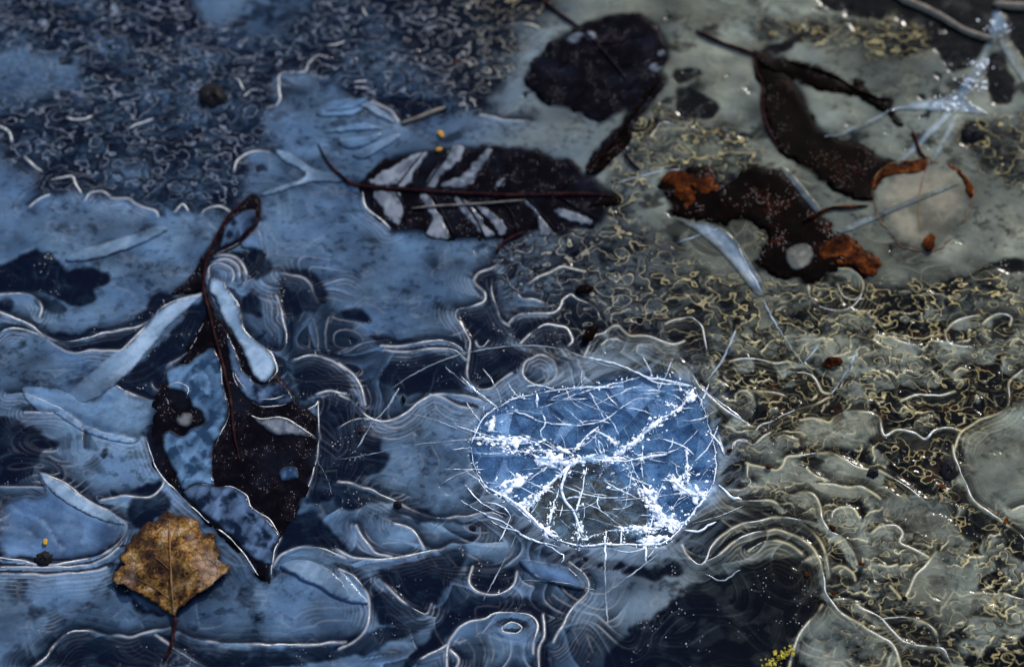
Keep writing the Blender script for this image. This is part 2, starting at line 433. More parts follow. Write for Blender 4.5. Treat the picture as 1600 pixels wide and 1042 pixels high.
TONGUES = """
big film 0 333,545 346,570 349,600 357,630 357,650 345,680 333,700 334,755 340,763 310,757 287,765 276,745 262,715 252,690 262,672 285,682 297,670 318,660 310,640 300,636 290,615 262,605 262,575 295,568 310,555
big deep 7 830,250 900,215 980,230 1050,228 1110,260 1140,320 1210,370 1255,430 1268,455 1235,540 1225,580 1150,555 1100,510 1050,460 950,375 870,305
big pale 4 945,275 1000,280 1040,330 1085,410 1100,500 1200,590 1245,650 1240,710 1200,745 1150,720 1090,590 1020,480 970,370 945,320
big deep 4 1010,500 1060,590 1100,690 1170,755 1250,740 1310,790 1320,830 1250,850 1160,840 1090,790 1050,700 1030,600
big grey 4 1110,875 1170,910 1280,905 1350,940 1430,1003 1330,985 1240,985 1180,940
big film 7 1265,150 1335,140 1350,190 1280,200
big white 4 800,905 830,880 870,885 870,930 840,950 805,935
curl deep L 800,260 930,190 965,230 950,290 880,360 800,410 735,420
striped grey P 290,320 420,240 540,180 580,190 520,270 480,345 300,335
striped grey P 575,345 580,310 605,270 650,220 690,150 750,160 740,220 660,280 625,345
striped grey P 640,345 760,270 860,165 890,170 840,260 770,345
striped grey P 900,350 925,310 950,290 955,320 930,355
striped grey P 320,370 430,375 460,420 450,520 400,510 350,440
striped grey P 540,385 600,400 640,480 690,590 580,580 590,500
striped grey P 700,400 780,420 850,520 900,580 840,580 760,490
striped grey P 800,430 900,470 960,540 930,580 880,520
striped grey P 1040,420 1080,430 1180,560 1110,575 1100,490
striped grey P 1180,450 1280,460 1380,510 1340,530 1220,490
round grey 2 1020,185 1060,150 1100,150 1150,145 1165,180 1130,195 1100,170 1070,205
round grey 2 1435,245 1465,230 1480,250 1450,265
folded grey 2 1395,300 1440,290 1470,310 1440,335 1400,325
rust olive 6 590,120 610,180 590,220 520,240 490,200 490,150 530,125
"""

# ------------------------------------------------------------------ fields of the ice sheet
def rows(txt):
    return [l.split(' ') for l in txt.strip().split('\n') if l.strip()]
def tk(t): return int(t) if t.isdigit() else t

crust = mask(A_POLY, 14, 2.0)
for P in A_PALE: crust *= 1 - .6 * mask(spline(P, 1.5, True), 10, 2.0)
contour = mask(D_POLY, 14, 3.0)
for t_ in ("1000,175 1080,180 1170,210 1185,270 1130,295 1030,270 985,340 930,340 950,290", "1190,30 1420,40 1430,90 1280,70", "1500,190 1700,180 1700,290 1580,290", "1180,330 1280,330 1250,390 1190,400"):
    np.maximum(contour, .9 * mask(spline(pts(0, t_), 1.5, True), 12, 2.0), out=contour)
warm = sstep(-10, 120, X + 0.25 * Y + 26 * (fbm(X / 35, Y / 35, 40, 3) - .5) + 18)
dark = np.zeros(X.shape, np.float32)
for r in rows(DARKS):
    P = pts(tk(r[0]), ' '.join(r[1:]))
    if len(P) < 4: continue
    np.maximum(dark, mask(spline(P, 1.2, True), 4.0, 0.6), out=dark)
leafm = np.zeros(X.shape, np.float32)
for k, P in LEAF.items():
    if k != 'tan': np.maximum(leafm, mask(P, 0, 0.8), out=leafm)
ringm = mask(RING, 0, 0.6)

# scalloped freezing fronts
f_big = fbm(X / 32, Y / 28, 11, 4)
w9 = worley(X / 12 + WX * .5, Y / 9.5 + WY * .5, 21); w4 = worley(X / 4.2 + WX * .6, Y / 3.3 + WY * .6, 22); w2 = worley(X / 2.1, Y / 1.7, 23)
def rimline(S, lev, wid):
    gyv, gxv = np.gradient(S, STEP); g = np.hypot(gxv, gyv) + 0.012
    return np.exp(-((S - lev) / g / wid) ** 2)
SD = 1.7 * (f_big - .5) - 0.60 * (w9 - .45) - 0.20 * (w4 - .45) + .06
SA = 1.4 * (fbm(X / 14, Y / 11, 31, 4) - .5) - 0.5 * (w4 - .45) - 0.35 * (w2 - .45)
SB = 1.6 * (fbm(X / 34, Y / 28, 51, 5) - .5) - 0.25 * (w9 - .45)
gate = sstep(.42, .6, fbm(X / 6, Y / 6, 61, 3))
gate2 = sstep(.35, .6, fbm(X / 9, Y / 9, 62, 3))

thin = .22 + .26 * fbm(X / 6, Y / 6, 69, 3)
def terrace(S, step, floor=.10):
    """freezing fronts as level sets: fraction above the last front, thin backlit highlight on it, clear strip shaded in front of it"""
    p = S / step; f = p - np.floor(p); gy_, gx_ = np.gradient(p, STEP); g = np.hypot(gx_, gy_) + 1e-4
    backlit = floor + (1 - floor) * sstep(-.25, .55, (-.93 * gy_ + .2 * gx_) / g)      # backlight painted in: lines brighten on the sunward edge of a plate
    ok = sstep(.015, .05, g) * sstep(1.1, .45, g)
    return f, np.exp(-((f / g - .30) / thin) ** 2) * ok * backlit, np.exp(-((1 - f) / g / 1.6)) * ok * (.35 + .65 * backlit)
w6 = worley(X / 8.5 + WX * .25, Y / 6.0 + WY * .25, 24)
fine = sstep(-10, 25, Y)                                       # small crinkles farther off, broad plates near
SDs = 1.7 * (f_big - .5) - .62 * (w9 - .45) - (.10 + .30 * fine) * (w6 - .45) + .06
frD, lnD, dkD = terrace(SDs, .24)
mixs = sstep(.42, .58, fbm(X / 28, Y / 20, 32, 2))
SAs = 1.5 * (fbm(X / 22, Y / 16, 31, 3) - .5) - .66 * ((w6 - .45) * mixs + (w9 - .45) * (1 - mixs)) - .07 * (w4 - .45)
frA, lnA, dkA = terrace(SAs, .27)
# how milky the ice is, 0 clear over black mud .. 1 milky plate
milk = 0.60 + 0.50 * (fbm(X / 45, Y / 32, 71, 4) - .5) * 2
smudge = sstep(.56, .72, fbm(X / 9, Y / 7, 72, 5)) * sstep(.42, .62, fbm(X / 30, Y / 30, 73, 3))
smudge2 = .55 * sstep(.56, .72, fbm(X / 2.4, Y / 1.7, 36, 4)) * sstep(.40, .60, fbm(X / 19, Y / 16, 35, 3))
milk = milk * (1 - .65 * smudge) * (1 - .7 * smudge2)
pit = sstep(.16, .08, worley(X / 17 + WX * .5, Y / 15 + WY * .5, 74)) * sstep(.62, .66, vnoise(X / 13, Y / 13, 75))
milk *= 1 - .8 * pit
# agate-like freezing bands: a bright front that fades into clear ice behind it
swz = np.zeros(X.shape)
for P in SWIRL: np.maximum(swz, mask(spline(P, 2, True), 10, 4), out=swz)
swz = np.maximum(swz, .40 * sstep(.56, .70, fbm(X / 40, Y / 34, 41, 2))) * (1 - crust)
bx_ = X + 16 * (vnoise(X / 24, Y / 24, 37) - .5); by_ = Y + 16 * (vnoise(X / 24, Y / 24, 38) - .5)
phi = 5.2 * np.maximum(worley(bx_ / 32, by_ / 22, 42), .40) + 3.6 * vnoise(X / 33 + .3 * Y / 33, Y / 25, 43) + .7 * vnoise(X / 16, Y / 13 + .4 * X / 16, 40)
fr = phi - np.floor(phi)
front = np.exp(-fr * 4.5) * sstep(0, .05, fr)
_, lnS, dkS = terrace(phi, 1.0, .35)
gphi = np.hypot(*np.gradient(phi, STEP)); keep = sstep(.03, .09, gphi) * sstep(2.0, .6, gphi)
phi2 = phi * 3.0 + 2.0 * vnoise(X / 12, Y / 10, 48); fr2 = phi2 - np.floor(phi2)
hair = .6 * np.exp(-fr2 * 3.0) * sstep(0, .1, fr2) * sstep(.42, .60, fbm(X / 14, Y / 11, 44, 3))
milkS = .10 + .62 * front * keep + .26 * hair * keep + .40 * sstep(.48, .66, fbm(X / 30, Y / 20, 45, 3))
milkS = milkS * (1 - .8 * dkS)
milk = milk * (1 - .9 * swz) + np.clip(milkS, 0, 1) * .9 * swz
LM = np.zeros(X.shape)
for P in LIGHTS: np.maximum(LM, mask(spline(P, 1.5, True), 7, 1.5), out=LM)
LV = .60 + .42 * (fbm(X / 16, Y / 12, 49, 4) - .5) * 2 - .30 * smudge - .40 * smudge2
# contour field on the olive side
plate = sstep(-0.10, 0.0, SDs)
milkD = 0.02 + 0.68 * plate - 0.35 * sstep(.52, .68, fbm(X / 6, Y / 4.5, 76, 4)) - .3 * sstep(.5, .3, fbm(X / 40, Y / 40, 39, 2)) * (Y > 0) + .2 * (fbm(X / 20, Y / 20, 46, 3) - .5)
fineD = rimline(SD, 0.10, .4) + rimline(SD, 0.20, .4) + rimline(SD, .30, .4) + .8 * rimline(SA, 0.05, .4)
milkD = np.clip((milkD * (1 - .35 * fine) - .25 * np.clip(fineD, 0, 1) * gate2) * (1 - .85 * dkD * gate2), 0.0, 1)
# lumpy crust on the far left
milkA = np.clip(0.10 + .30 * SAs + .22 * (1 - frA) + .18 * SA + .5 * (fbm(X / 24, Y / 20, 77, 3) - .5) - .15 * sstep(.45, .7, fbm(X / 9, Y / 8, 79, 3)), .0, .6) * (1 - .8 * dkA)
milk = milk * (1 - contour) + milkD * contour
milk = milk * (1 - crust) + milkA * crust
milk = milk * (1 - .85 * LM) + LV * .85 * LM
speck = np.clip(dark * 1.2, 0, 1) * sstep(.34, .56, fbm(X / 14, Y / 14, 47, 3))
darkv = -.02 + 0.12 * sstep(.45, .75, fbm(X / 6, Y / 5, 78, 4)) + .14 * hair * keep * (1 - contour) + .12 * front * keep
milk = np.clip(milk * (1 - dark) + darkv * dark, 0, 1)
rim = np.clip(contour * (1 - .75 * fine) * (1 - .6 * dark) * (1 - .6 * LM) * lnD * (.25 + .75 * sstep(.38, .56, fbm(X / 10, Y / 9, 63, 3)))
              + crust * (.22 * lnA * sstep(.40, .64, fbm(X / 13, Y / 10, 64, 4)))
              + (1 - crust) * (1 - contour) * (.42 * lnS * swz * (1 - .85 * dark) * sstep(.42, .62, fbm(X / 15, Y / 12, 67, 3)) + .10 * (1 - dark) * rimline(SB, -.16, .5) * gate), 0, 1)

H = 0.9 * (fbm(X / 60, Y / 60, 81, 2) - .5)                      # mm
Hlow = H.copy()
H = H + contour * (0.32 * sstep(-.12, .02, SD) + .06 * np.clip(SD, -1, 1)) + crust * (.35 * np.clip(SAs, -.5, .6) + .20 * sstep(-.05, .06, SA))
H = H + 0.22 * rim * (contour + crust) - 0.25 * dark - .3 * pit
H = H + (1 - crust) * (1 - contour) * (.06 * sstep(-.05, .05, SB) + .09 * front * swz)

ridge_curves = []
for r in rows(RIDGES):
    P = spline(pts(tk(r[0]), ' '.join(r[2:])), 1.0)
    s = RNG.uniform(0, 99)
    L = np.arange(len(P))
    P = P + .7 * np.stack([vnoise(L / 4., L * 0 + s, 5) - .5, vnoise(L / 4., L * 0 + s + 9, 6) - .5], 1)
    ridge_curves.append((P, float(r[1])))
near = np.full(X.shape, 30.0); side = np.zeros(X.shape)
for P, wd in ridge_curves:
    w_, D, S_ = line_dist(P, 15)
    bt = D < near[w_]
    near[w_] = np.where(bt, D, near[w_]); side[w_] = np.where(bt, S_, side[w_])
smoothz = (1 - crust) * (1 - .5 * contour)
nw = near + 1.3 * (fbm(X / 9, Y / 9, 91, 2) - .5) * 2
swirl = np.sin(nw * 2.3) * .5 + .4 * np.sin(nw * 4.9 + 1.3) + .25 * np.sin(nw * 8.3)
amp = np.exp(-near / 5.0) * smoothz * sstep(.35, .6, fbm(X / 22, Y / 22, 92, 3))
milk = np.clip(milk + .22 * swirl * amp * (1 - .3 * dark), 0.0, 1)
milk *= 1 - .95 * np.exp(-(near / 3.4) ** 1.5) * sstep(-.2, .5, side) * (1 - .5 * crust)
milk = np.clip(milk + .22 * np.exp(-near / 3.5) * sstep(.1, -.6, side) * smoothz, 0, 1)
nst = (nw + .4) % 1.55
nest = np.exp(-((nst - .5) / .24) ** 2) * np.exp(-near / 4.5) * (near > .9) * smoothz * sstep(.40, .58, fbm(X / 17, Y / 13, 93, 3)) * sstep(.5, -.3, side)
_, lnH, dkH = terrace(phi * 3.0 + 1.2 * vnoise(X / 15, Y / 12, 48), 1.0, .3)
nest = np.clip(nest * .55 + .34 * lnH * swz * sstep(.45, .62, fbm(X / 18, Y / 14, 94, 3)), 0, .6) * (1 - .8 * dark)
rg = .10 + .90 * sstep(.34, .60, fbm(X / 10, Y / 10, 65, 3))
rim = np.clip(rim * (1 - .8 * np.exp(-(near / 2.0) ** 2)) + .85 * rg * np.exp(-(near / .40) ** 2), 0, 1)
rim = np.maximum(rim, nest)
H += .10 * swirl * amp + .22 * np.exp(-(near / 1.3) ** 2)

plates = []
flat = np.maximum(leafm, ringm)
for r in rows(PLATES):
    P = spline(pts(tk(r[0]), ' '.join(r[2:])), 1.0, True)
    P = ragged(P, 1.3, 4.0, 7); plates.append((P, r[1])); np.maximum(flat, mask(P, 0, .9), out=flat)
flat = np.clip(blur(flat, 2) * 1.6, 0, 1)
H = H * (1 - flat) + Hlow * flat
H = H - 3.2 * blur(ringm, 2) ** 1.5
milk = milk * (1 - .85 * leafm); rim = rim * (1 - leafm)

CRINK = np.clip(np.maximum(crust, contour * (.60 + .40 * fine) * (1 - .70 * LM)) * (1 - .7 * np.exp(-(near / 2.5) ** 2)) * (1 - leafm) * (1 - ringm), 0, 1)
# base colours: clear ice over mud, milky blue ice, olive ice, rim lines
cBd = np.array([.0012, .0036, .011]); cBp = np.array([.126, .212, .330])  # left-hand tints take in skylight and sky reflection
cWd = np.array([.002, .0023, .0026]); cWp = np.array([.275, .295, .235])  # right-hand tints take in the warm sunlight
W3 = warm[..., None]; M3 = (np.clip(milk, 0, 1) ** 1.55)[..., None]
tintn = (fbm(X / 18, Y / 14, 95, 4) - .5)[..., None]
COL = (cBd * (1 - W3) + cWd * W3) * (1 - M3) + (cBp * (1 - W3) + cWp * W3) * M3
COL = COL * (1 + .35 * tintn * np.array([1.0, .5, -.2]))
rc = np.array([.46, .46, .48]) * (1 - W3) + np.array([.66, .58, .33]) * W3  # rim lines carry backlit highlights in their colour
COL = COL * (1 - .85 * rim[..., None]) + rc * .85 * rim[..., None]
rust = (sstep(.62, .72, fbm(X / 6, Y / 6, 96, 3)) * contour * (1 - plate) * (1 - rim))[..., None]
COL = COL * (1 - .5 * rust) + np.array([.03, .010, .003]) * .5 * rust
rb = np.clip(blur(mask(RING0, 8, 1.0), 5), 0, 1)[..., None]
halo = (blur(mask(RING0, 0, 0), 22) * (1 - rb[..., 0]) * sstep(.46, .64, fbm((X * .8 + Y * .6) / 8, (Y * .8 - X * .6) / 1.5, 101, 4)))[..., None]
COL = COL * (1 - .9 * np.clip(halo, 0, 1)) + np.array([.30, .38, .48]) * .9 * np.clip(halo, 0, 1)
bedn = sstep(.3, .7, fbm(X / 12, Y / 9, 97, 4))[..., None]
grey = mask(spline(pts('S', "330,760 480,640 560,540 820,540 900,660 980,790 1000,940 600,950 480,910"), 1, True), 6, 2.5)[..., None]
bstr = sstep(.3, .7, fbm((X + Y) / 16, (X - Y) / 4, 98, 4))[..., None]
ringc = np.array([.042, .092, .165]) * (.25 + .7 * bedn + .7 * bstr) * (1 - grey) + np.array([.10, .095, .08]) * (.15 + .6 * bedn + .8 * bstr) * grey
HOT = ((270, 640, 9, 220), (250, 420, 8, 150), (470, 510, 8, 110), (1200, 690, 8, 210), (1060, 830, 11, 300), (720, 505, 6, 70), (850, 440, 8, 110), (1000, 320, 7, 60), (960, 690, 10, 140), (430, 860, 8, 70), (620, 915, 6, 80), (980, 920, 8, 140), (1170, 180, 6, 70), (800, 600, 14, 120), (150, 300, 7, 60), (1240, 560, 8, 60), (560, 560, 8, 30))
hotf = np.zeros(X.shape)
for x_, y_, r_, n_ in HOT:
    c_ = pts('S', f"{x_},{y_}")[0]; hotf += min(1, n_ / 140) * np.exp(-(((X - c_[0]) / r_) ** 2 + ((Y - c_[1]) / (.7 * r_)) ** 2) * 1.3)
shatn = sstep(.44, .66, .55 * fbm((X * .8 + Y * .6) / 9, (Y * .8 - X * .6) / 1.6, 99, 4) + .45 * fbm((X * .8 - Y * .6) / 7, (Y * .8 + X * .6) / 1.5, 100, 4))
hotf = (np.clip(hotf, 0, 1.2) * (.25 + 1.2 * shatn) + .16 * shatn)[..., None]
ringc = ringc * 1.25 + np.clip(hotf, 0, 1) * np.array([.58, .68, .78])
COL = np.clip(COL * (1 - rb) + ringc * rb, 0.002, .9)

# ------------------------------------------------------------------ materials
def newmat(name):
    m = bpy.data.materials.new(name); m.use_nodes = True
    n = m.node_tree.nodes; b = n['Principled BSDF']
    return m, m.node_tree, n, b
def nnoise(t, scale, detail=4, rough=.6, vec=None):
    n = t.nodes.new('ShaderNodeTexNoise'); n.inputs['Scale'].default_value = scale
    n.inputs['Detail'].default_value = detail; n.inputs['Roughness'].default_value = rough
    if vec: t.links.new(vec, n.inputs['Vector'])
    return n
def nramp(t, fac, stops):
    r = t.nodes.new('ShaderNodeValToRGB'); e = r.color_ramp.elements
    while len(e) < len(stops): e.new(0.5)
    for k, (p, c) in enumerate(stops):
        e[k].position = p; e[k].color = (*c, 1) if len(c) == 3 else c
    t.links.new(fac, r.inputs[0]); return r
def nmix(t, fac, a, b, mode='MIX'):
    m = t.nodes.new('ShaderNodeMix'); m.data_type = 'RGBA'; m.blend_type = mode
    for s, v in ((0, fac), (6, a), (7, b)):
        if isinstance(v, (int, float)): m.inputs[s].default_value = v
        elif isinstance(v, tuple): m.inputs[s].default_value = (*v, 1)
        else: t.links.new(v, m.inputs[s])
    return m.outputs[2]
def nmath(t, op, a, b=0.0):
    m = t.nodes.new('ShaderNodeMath'); m.operation = op
    for s, v in ((0, a), (1, b)):
        if isinstance(v, (int, float)): m.inputs[s].default_value = v
        else: t.links.new(v, m.inputs[s])
    return m.outputs[0]
def nbump(t, b, h, strength, dist=.0005, base=None):
    n = t.nodes.new('ShaderNodeBump'); n.inputs['Strength'].default_value = strength; n.inputs['Distance'].default_value = dist
    t.links.new(h, n.inputs['Height'])
    if base: t.links.new(base, n.inputs['Normal'])
    t.links.new(n.outputs[0], b.inputs['Normal']); return n.outputs[0]
def wpos(t):
    return t.nodes.new('ShaderNodeNewGeometry').outputs['Position']
def specks(t, pos, scale, thr):
    v = t.nodes.new('ShaderNodeTexVoronoi'); v.inputs['Scale'].default_value = scale; t.links.new(pos, v.inputs['Vector'])
    near_ = nmath(t, 'LESS_THAN', v.outputs['Distance'], thr)
    sep = t.nodes.new('ShaderNodeSeparateColor'); t.links.new(v.outputs['Color'], sep.inputs[0])
    return nmath(t, 'MULTIPLY', near_, nmath(t, 'GREATER_THAN', sep.outputs[0], .62))

def ice_sheet_material():
    m, t, n, b = newmat('puddle_ice'); pos = wpos(t)
    a = n.new('ShaderNodeAttribute'); a.attribute_name = 'Col'
    s = n.new('ShaderNodeAttribute'); s.attribute_name = 'speck'
    n1 = nnoise(t, 420, 6, .7, pos); n2 = nnoise(t, 1500, 3, .6, pos); n3 = nnoise(t, 90, 5, .65, pos)
    mot = nramp(t, n1.outputs[0], [(.30, (.45, .45, .48)), (.50, (1, 1, 1)), (.72, (1.0, 1.0, 1.0))])
    c = nmix(t, .45, a.outputs['Color'], mot.outputs[0], 'MULTIPLY')
    mot2 = nramp(t, n3.outputs[0], [(.3, (.55, .55, .60)), (.55, (1, 1, 1))])
    c = nmix(t, .6, c, mot2.outputs[0], 'MULTIPLY')
    v1 = specks(t, pos, 1000, .30); v2 = specks(t, pos, 430, .13)
    sp = nmath(t, 'MULTIPLY', v1, nmath(t, 'MULTIPLY', s.outputs['Fac'], .45))
    sp2 = nmath(t, 'MULTIPLY', v2, nmath(t, 'MAXIMUM', s.outputs['Fac'], .03))
    spk = nmath(t, 'MULTIPLY', nmath(t, 'MAXIMUM', sp, sp2), nmath(t, 'GREATER_THAN', n3.outputs[0], .55))
    c = nmix(t, spk, c, (.36, .35, .34))
    ck = n.new('ShaderNodeAttribute'); ck.attribute_name = 'crinkle'
    wm = n.new('ShaderNodeAttribute'); wm.attribute_name = 'warmth'
    sh_ = n.new('ShaderNodeMapping'); sh_.inputs['Scale'].default_value = (1, 1.3, 1); t.links.new(pos, sh_.inputs['Vector'])
    wq = nnoise(t, 170, 2, .5, sh_.outputs[0]); vm = n.new('ShaderNodeVectorMath'); vm.operation = 'MULTIPLY_ADD'
    t.links.new(wq.outputs['Color'], vm.inputs[0]); vm.inputs[1].default_value = (.0014, .0014, 0); t.links.new(sh_.outputs[0], vm.inputs[2])
    hs = None
    for sc_, wt_ in ((115, 1.5), (260, .75)):
        v = n.new('ShaderNodeTexVoronoi'); v.inputs['Scale'].default_value = sc_; t.links.new(vm.outputs[0], v.inputs['Vector'])
        q = nmath(t, 'MULTIPLY', v.outputs['Distance'], wt_); hs = q if hs is None else nmath(t, 'ADD', hs, q)
    big = nnoise(t, 48, 3, .55, sh_.outputs[0])
    hs = nmath(t, 'SUBTRACT', nmath(t, 'MULTIPLY', big.outputs[0], 6.5), hs)
    fr_ = nmath(t, 'FRACT', hs)
    ln_ = nramp(t, fr_, [(0, (1, 1, 1)), (.05, (1, 1, 1)), (.16, (0, 0, 0))]).outputs[0]
    dk_ = nramp(t, fr_, [(.60, (0, 0, 0)), (.97, (1, 1, 1))]).outputs[0]
    gt_ = nramp(t, nnoise(t, 75, 4, .6, pos).outputs[0], [(.34, (.08, .08, .08)), (.60, (1, 1, 1))]).outputs[0]
    c = nmix(t, nmath(t, 'MULTIPLY', nmath(t, 'MULTIPLY', dk_, ck.outputs['Fac']), .92), c, (.003, .004, .006))
    rcol = nmix(t, wm.outputs['Fac'], (.21, .235, .29), (.58, .46, .20))
    c = nmix(t, nmath(t, 'MULTIPLY', nmath(t, 'MULTIPLY', ln_, ck.outputs['Fac']), nmath(t, 'MULTIPLY', gt_, .8)), c, rcol)
    t.links.new(c, b.inputs['Base Color'])
    rr = nramp(t, n3.outputs[0], [(.3, (.08, .08, .08)), (.7, (.20, .20, .20))]); t.links.new(rr.outputs[0], b.inputs['Roughness'])
    b.inputs['IOR'].default_value = 1.31; b.inputs['Specular IOR Level'].default_value = .15
    k = nbump(t, b, n3.outputs[0], .22, .0010); k = nbump(t, b, n2.outputs[0], .10, .0003, k)
    nbump(t, b, nmath(t, 'MULTIPLY', fr_, nmath(t, 'MULTIPLY', ck.outputs['Fac'], -1.0)), .35, .0004, k)
    return m
M = {}
M['sheet'] = ice_sheet_material()
ICE = dict(pale=((.24, .37, .52), (.44, .59, .76)), bright=((.15, .30, .53), (.30, .50, .76)), mid=((.09, .17, .32), (.18, .31, .52)),
           deep=((.006, .014, .035), (.15, .24, .40)), grey=((.09, .11, .145), (.33, .36, .41)), olive=((.13, .13, .11), (.28, .28, .24)), white=((.20, .21, .22), (.32, .32, .33)),
           bruise=((.14, .24, .36), (.62, .74, .84)))
ICE = {k: tuple(tuple(v * .60 for v in c) for c in p) for k, p in ICE.items()}
ICE['film'] = ((.014, .034, .07), (.11, .20, .32))
def ridge_material():
    m, t, n, b = newmat('frost_ridge'); n1 = nnoise(t, 500, 3, .6, wpos(t))
    g = n.new('ShaderNodeSeparateXYZ'); t.links.new(wpos(t), g.inputs[0])
    r = nramp(t, n1.outputs[0], [(.3, (.20, .23, .28)), (.5, (.55, .54, .52)), (.68, (.82, .79, .70))])
    t.links.new(r.outputs[0], b.inputs['Base Color']); b.inputs['Roughness'].default_value = .2; b.inputs['IOR'].default_value = 1.31
    nbump(t, b, n1.outputs[0], .3, .0004); return m
M['ridge'] = ridge_material()
def leaf_material(name, stops, rough=.3, coat=.6, scale=120, speck=0.0, bump=.14, film=0.0):
    m, t, n, b = newmat(name); pos = wpos(t)
    n1 = nnoise(t, scale, 7, .68, pos); n2 = nnoise(t, scale * 6, 4, .6, pos)
    f = nmath(t, 'ADD', nmath(t, 'MULTIPLY', n1.outputs[0], .75), nmath(t, 'MULTIPLY', n2.outputs[0], .25))
    c = nramp(t, f, stops).outputs[0]
    if speck:
        c = nmix(t, nmath(t, 'MULTIPLY', specks(t, pos, 1500, .24), nmath(t, 'MULTIPLY', nmath(t, 'GREATER_THAN', n1.outputs[0], .52), speck)), c, (.5, .48, .48))
    if name == 'dry_leaf':
        ed = n.new('ShaderNodeAttribute'); ed.attribute_name = 'edge'
        e2 = nmath(t, 'ADD', nmath(t, 'MULTIPLY', ed.outputs['Fac'], .28), nmath(t, 'MULTIPLY', n1.outputs[0], .9))
        c = nmix(t, nramp(t, e2, [(.48, (1, 1, 1)), (.80, (0, 0, 0))]).outputs[0], c, (.022, .011, .006))
        n5 = nnoise(t, 48, 4, .6, pos)
        c = nmix(t, nmath(t, 'MULTIPLY', nramp(t, n5.outputs[0], [(.54, (0, 0, 0)), (.64, (1, 1, 1))]).outputs[0], .6), c, (.24, .17, .14))
        c = nmix(t, nmath(t, 'MULTIPLY', nramp(t, n5.outputs[0], [(.36, (1, 1, 1)), (.46, (0, 0, 0))]).outputs[0], .65), c, (.028, .014, .012))
        vo = n.new('ShaderNodeTexVoronoi'); vo.feature = 'DISTANCE_TO_EDGE'; vo.inputs['Scale'].default_value = 380; t.links.new(pos, vo.inputs['Vector'])
        c = nmix(t, nmath(t, 'MULTIPLY', nmath(t, 'LESS_THAN', vo.outputs['Distance'], .07), .5), c, (.05, .026, .012))
    if film:
        n4 = nnoise(t, 45, 5, .62, pos); fm = nramp(t, n4.outputs[0], [(.52, (0, 0, 0)), (.66, (1, 1, 1))])
        c = nmix(t, nmath(t, 'MULTIPLY', fm.outputs[0], film), c, (.007, .010, .018))
    t.links.new(c, b.inputs['Base Color']); b.inputs['Roughness'].default_value = rough
    b.inputs['IOR'].default_value = 1.31; b.inputs['Specular IOR Level'].default_value = .02 if coat else .1
    k = nbump(t, b, n1.outputs[0], bump, .0010); nbump(t, b, n2.outputs[0], bump * .6, .0004, k)
    return m
M['birch'] = leaf_material('dry_leaf', [(.39, (.005, .0025, .002)), (.46, (.034, .015, .007)), (.51, (.15, .074, .018)), (.56, (.22, .125, .04)), (.64, (.34, .26, .21))], .75, 0, 135, 0, 1.0)
M['birchedge'] = leaf_material('dry_leaf_rib', [(.3, (.05, .02, .012)), (.6, (.20, .11, .05))], .7, 0, 300)
M['dark'] = leaf_material('soaked_dark_leaf', [(.3, (.0010, .001, .002)), (.5, (.003, .0024, .004)), (.72, (.014, .010, .014))], .3, .4, 130, .35, .14, .55)
M['stem'] = leaf_material('dark_red_stem', [(.3, (.004, .002, .003)), (.5, (.014, .005, .006)), (.7, (.05, .018, .016))], .4, .5, 250)
M['brown'] = leaf_material('soaked_brown_leaf', [(.34, (.0008, .0006, .0006)), (.53, (.0025, .0012, .001)), (.62, (.012, .0035, .0018)), (.74, (.09, .024, .007))], .4, .5, 70, .3, .14, 0)
M['rust'] = leaf_material('rust_leaf', [(.42, (.0012, .0008, .0008)), (.55, (.004, .0014, .0012)), (.63, (.026, .006, .0025)), (.72, (.11, .032, .010))], .35, .5, 90, .6)
M['rustlite'] = leaf_material('rust_edge', [(.40, (.004, .0014, .001)), (.49, (.028, .007, .002)), (.58, (.095, .024, .005)), (.70, (.24, .085, .02))], .35, .5, 130)
M['tan'] = leaf_material('tan_leaf', [(.3, (.10, .095, .075)), (.5, (.24, .22, .18)), (.7, (.40, .37, .31))], .3, .5, 75, .2, .2)
M['gold'] = leaf_material('golden_scrap', [(.3, (.20, .09, .015)), (.6, (.45, .24, .03))], .5, .3, 300)
M['straw'] = leaf_material('straw', [(.3, (.05, .042, .036)), (.6, (.20, .17, .14))], .5, .2, 300)
M['stone'] = leaf_material('wet_stone', [(.3, (.006, .006, .008)), (.6, (.012, .012, .014)), (.75, (.04, .036, .036))], .25, .6, 200)
M['moss'] = leaf_material('moss', [(.3, (.10, .08, .008)), (.6, (.42, .34, .05))], .7, 0, 500)
def shard_material(name, c0, c1, tr):
    m, t, n, b = newmat(name); n1 = nnoise(t, 160, 5, .6, wpos(t)); n2 = nnoise(t, 1100, 3, .6, wpos(t))
    r = nramp(t, n1.outputs[0], [(.32, c0), (.66, c1)]); t.links.new(r.outputs[0], b.inputs['Base Color'])
    b.inputs['Roughness'].default_value = .12; b.inputs['IOR'].default_value = 1.4
    b.inputs['Coat Weight'].default_value = .6; b.inputs['Coat Roughness'].default_value = .04
    nbump(t, b, n1.outputs[0], .3, .0012)
    tb = n.new('ShaderNodeBsdfTransparent'); tb.inputs[0].default_value = (.80, .92, 1.0, 1); mx = n.new('ShaderNodeMixShader')
    f = nramp(t, n2.outputs[0], [(.35, (tr * .6,) * 3), (.65, (tr,) * 3)])
    t.links.new(f.outputs[0], mx.inputs[0]); t.links.new(b.outputs[0], mx.inputs[1]); t.links.new(tb.outputs[0], mx.inputs[2])
    t.links.new(mx.outputs[0], n['Material Output'].inputs[0]); return m
M['shard_blue'] = shard_material('shard_blue', (.012, .042, .11), (.13, .27, .47), .78)
M['shard_deep'] = shard_material('shard_deep', (.006, .022, .065), (.07, .16, .31), .78)
M['shard_pale'] = shard_material('shard_pale', (.03, .09, .22), (.28, .46, .70), .7)
M['shard_grey'] = shard_material('shard_grey', (.008, .008, .008), (.16, .15, .125), .93)
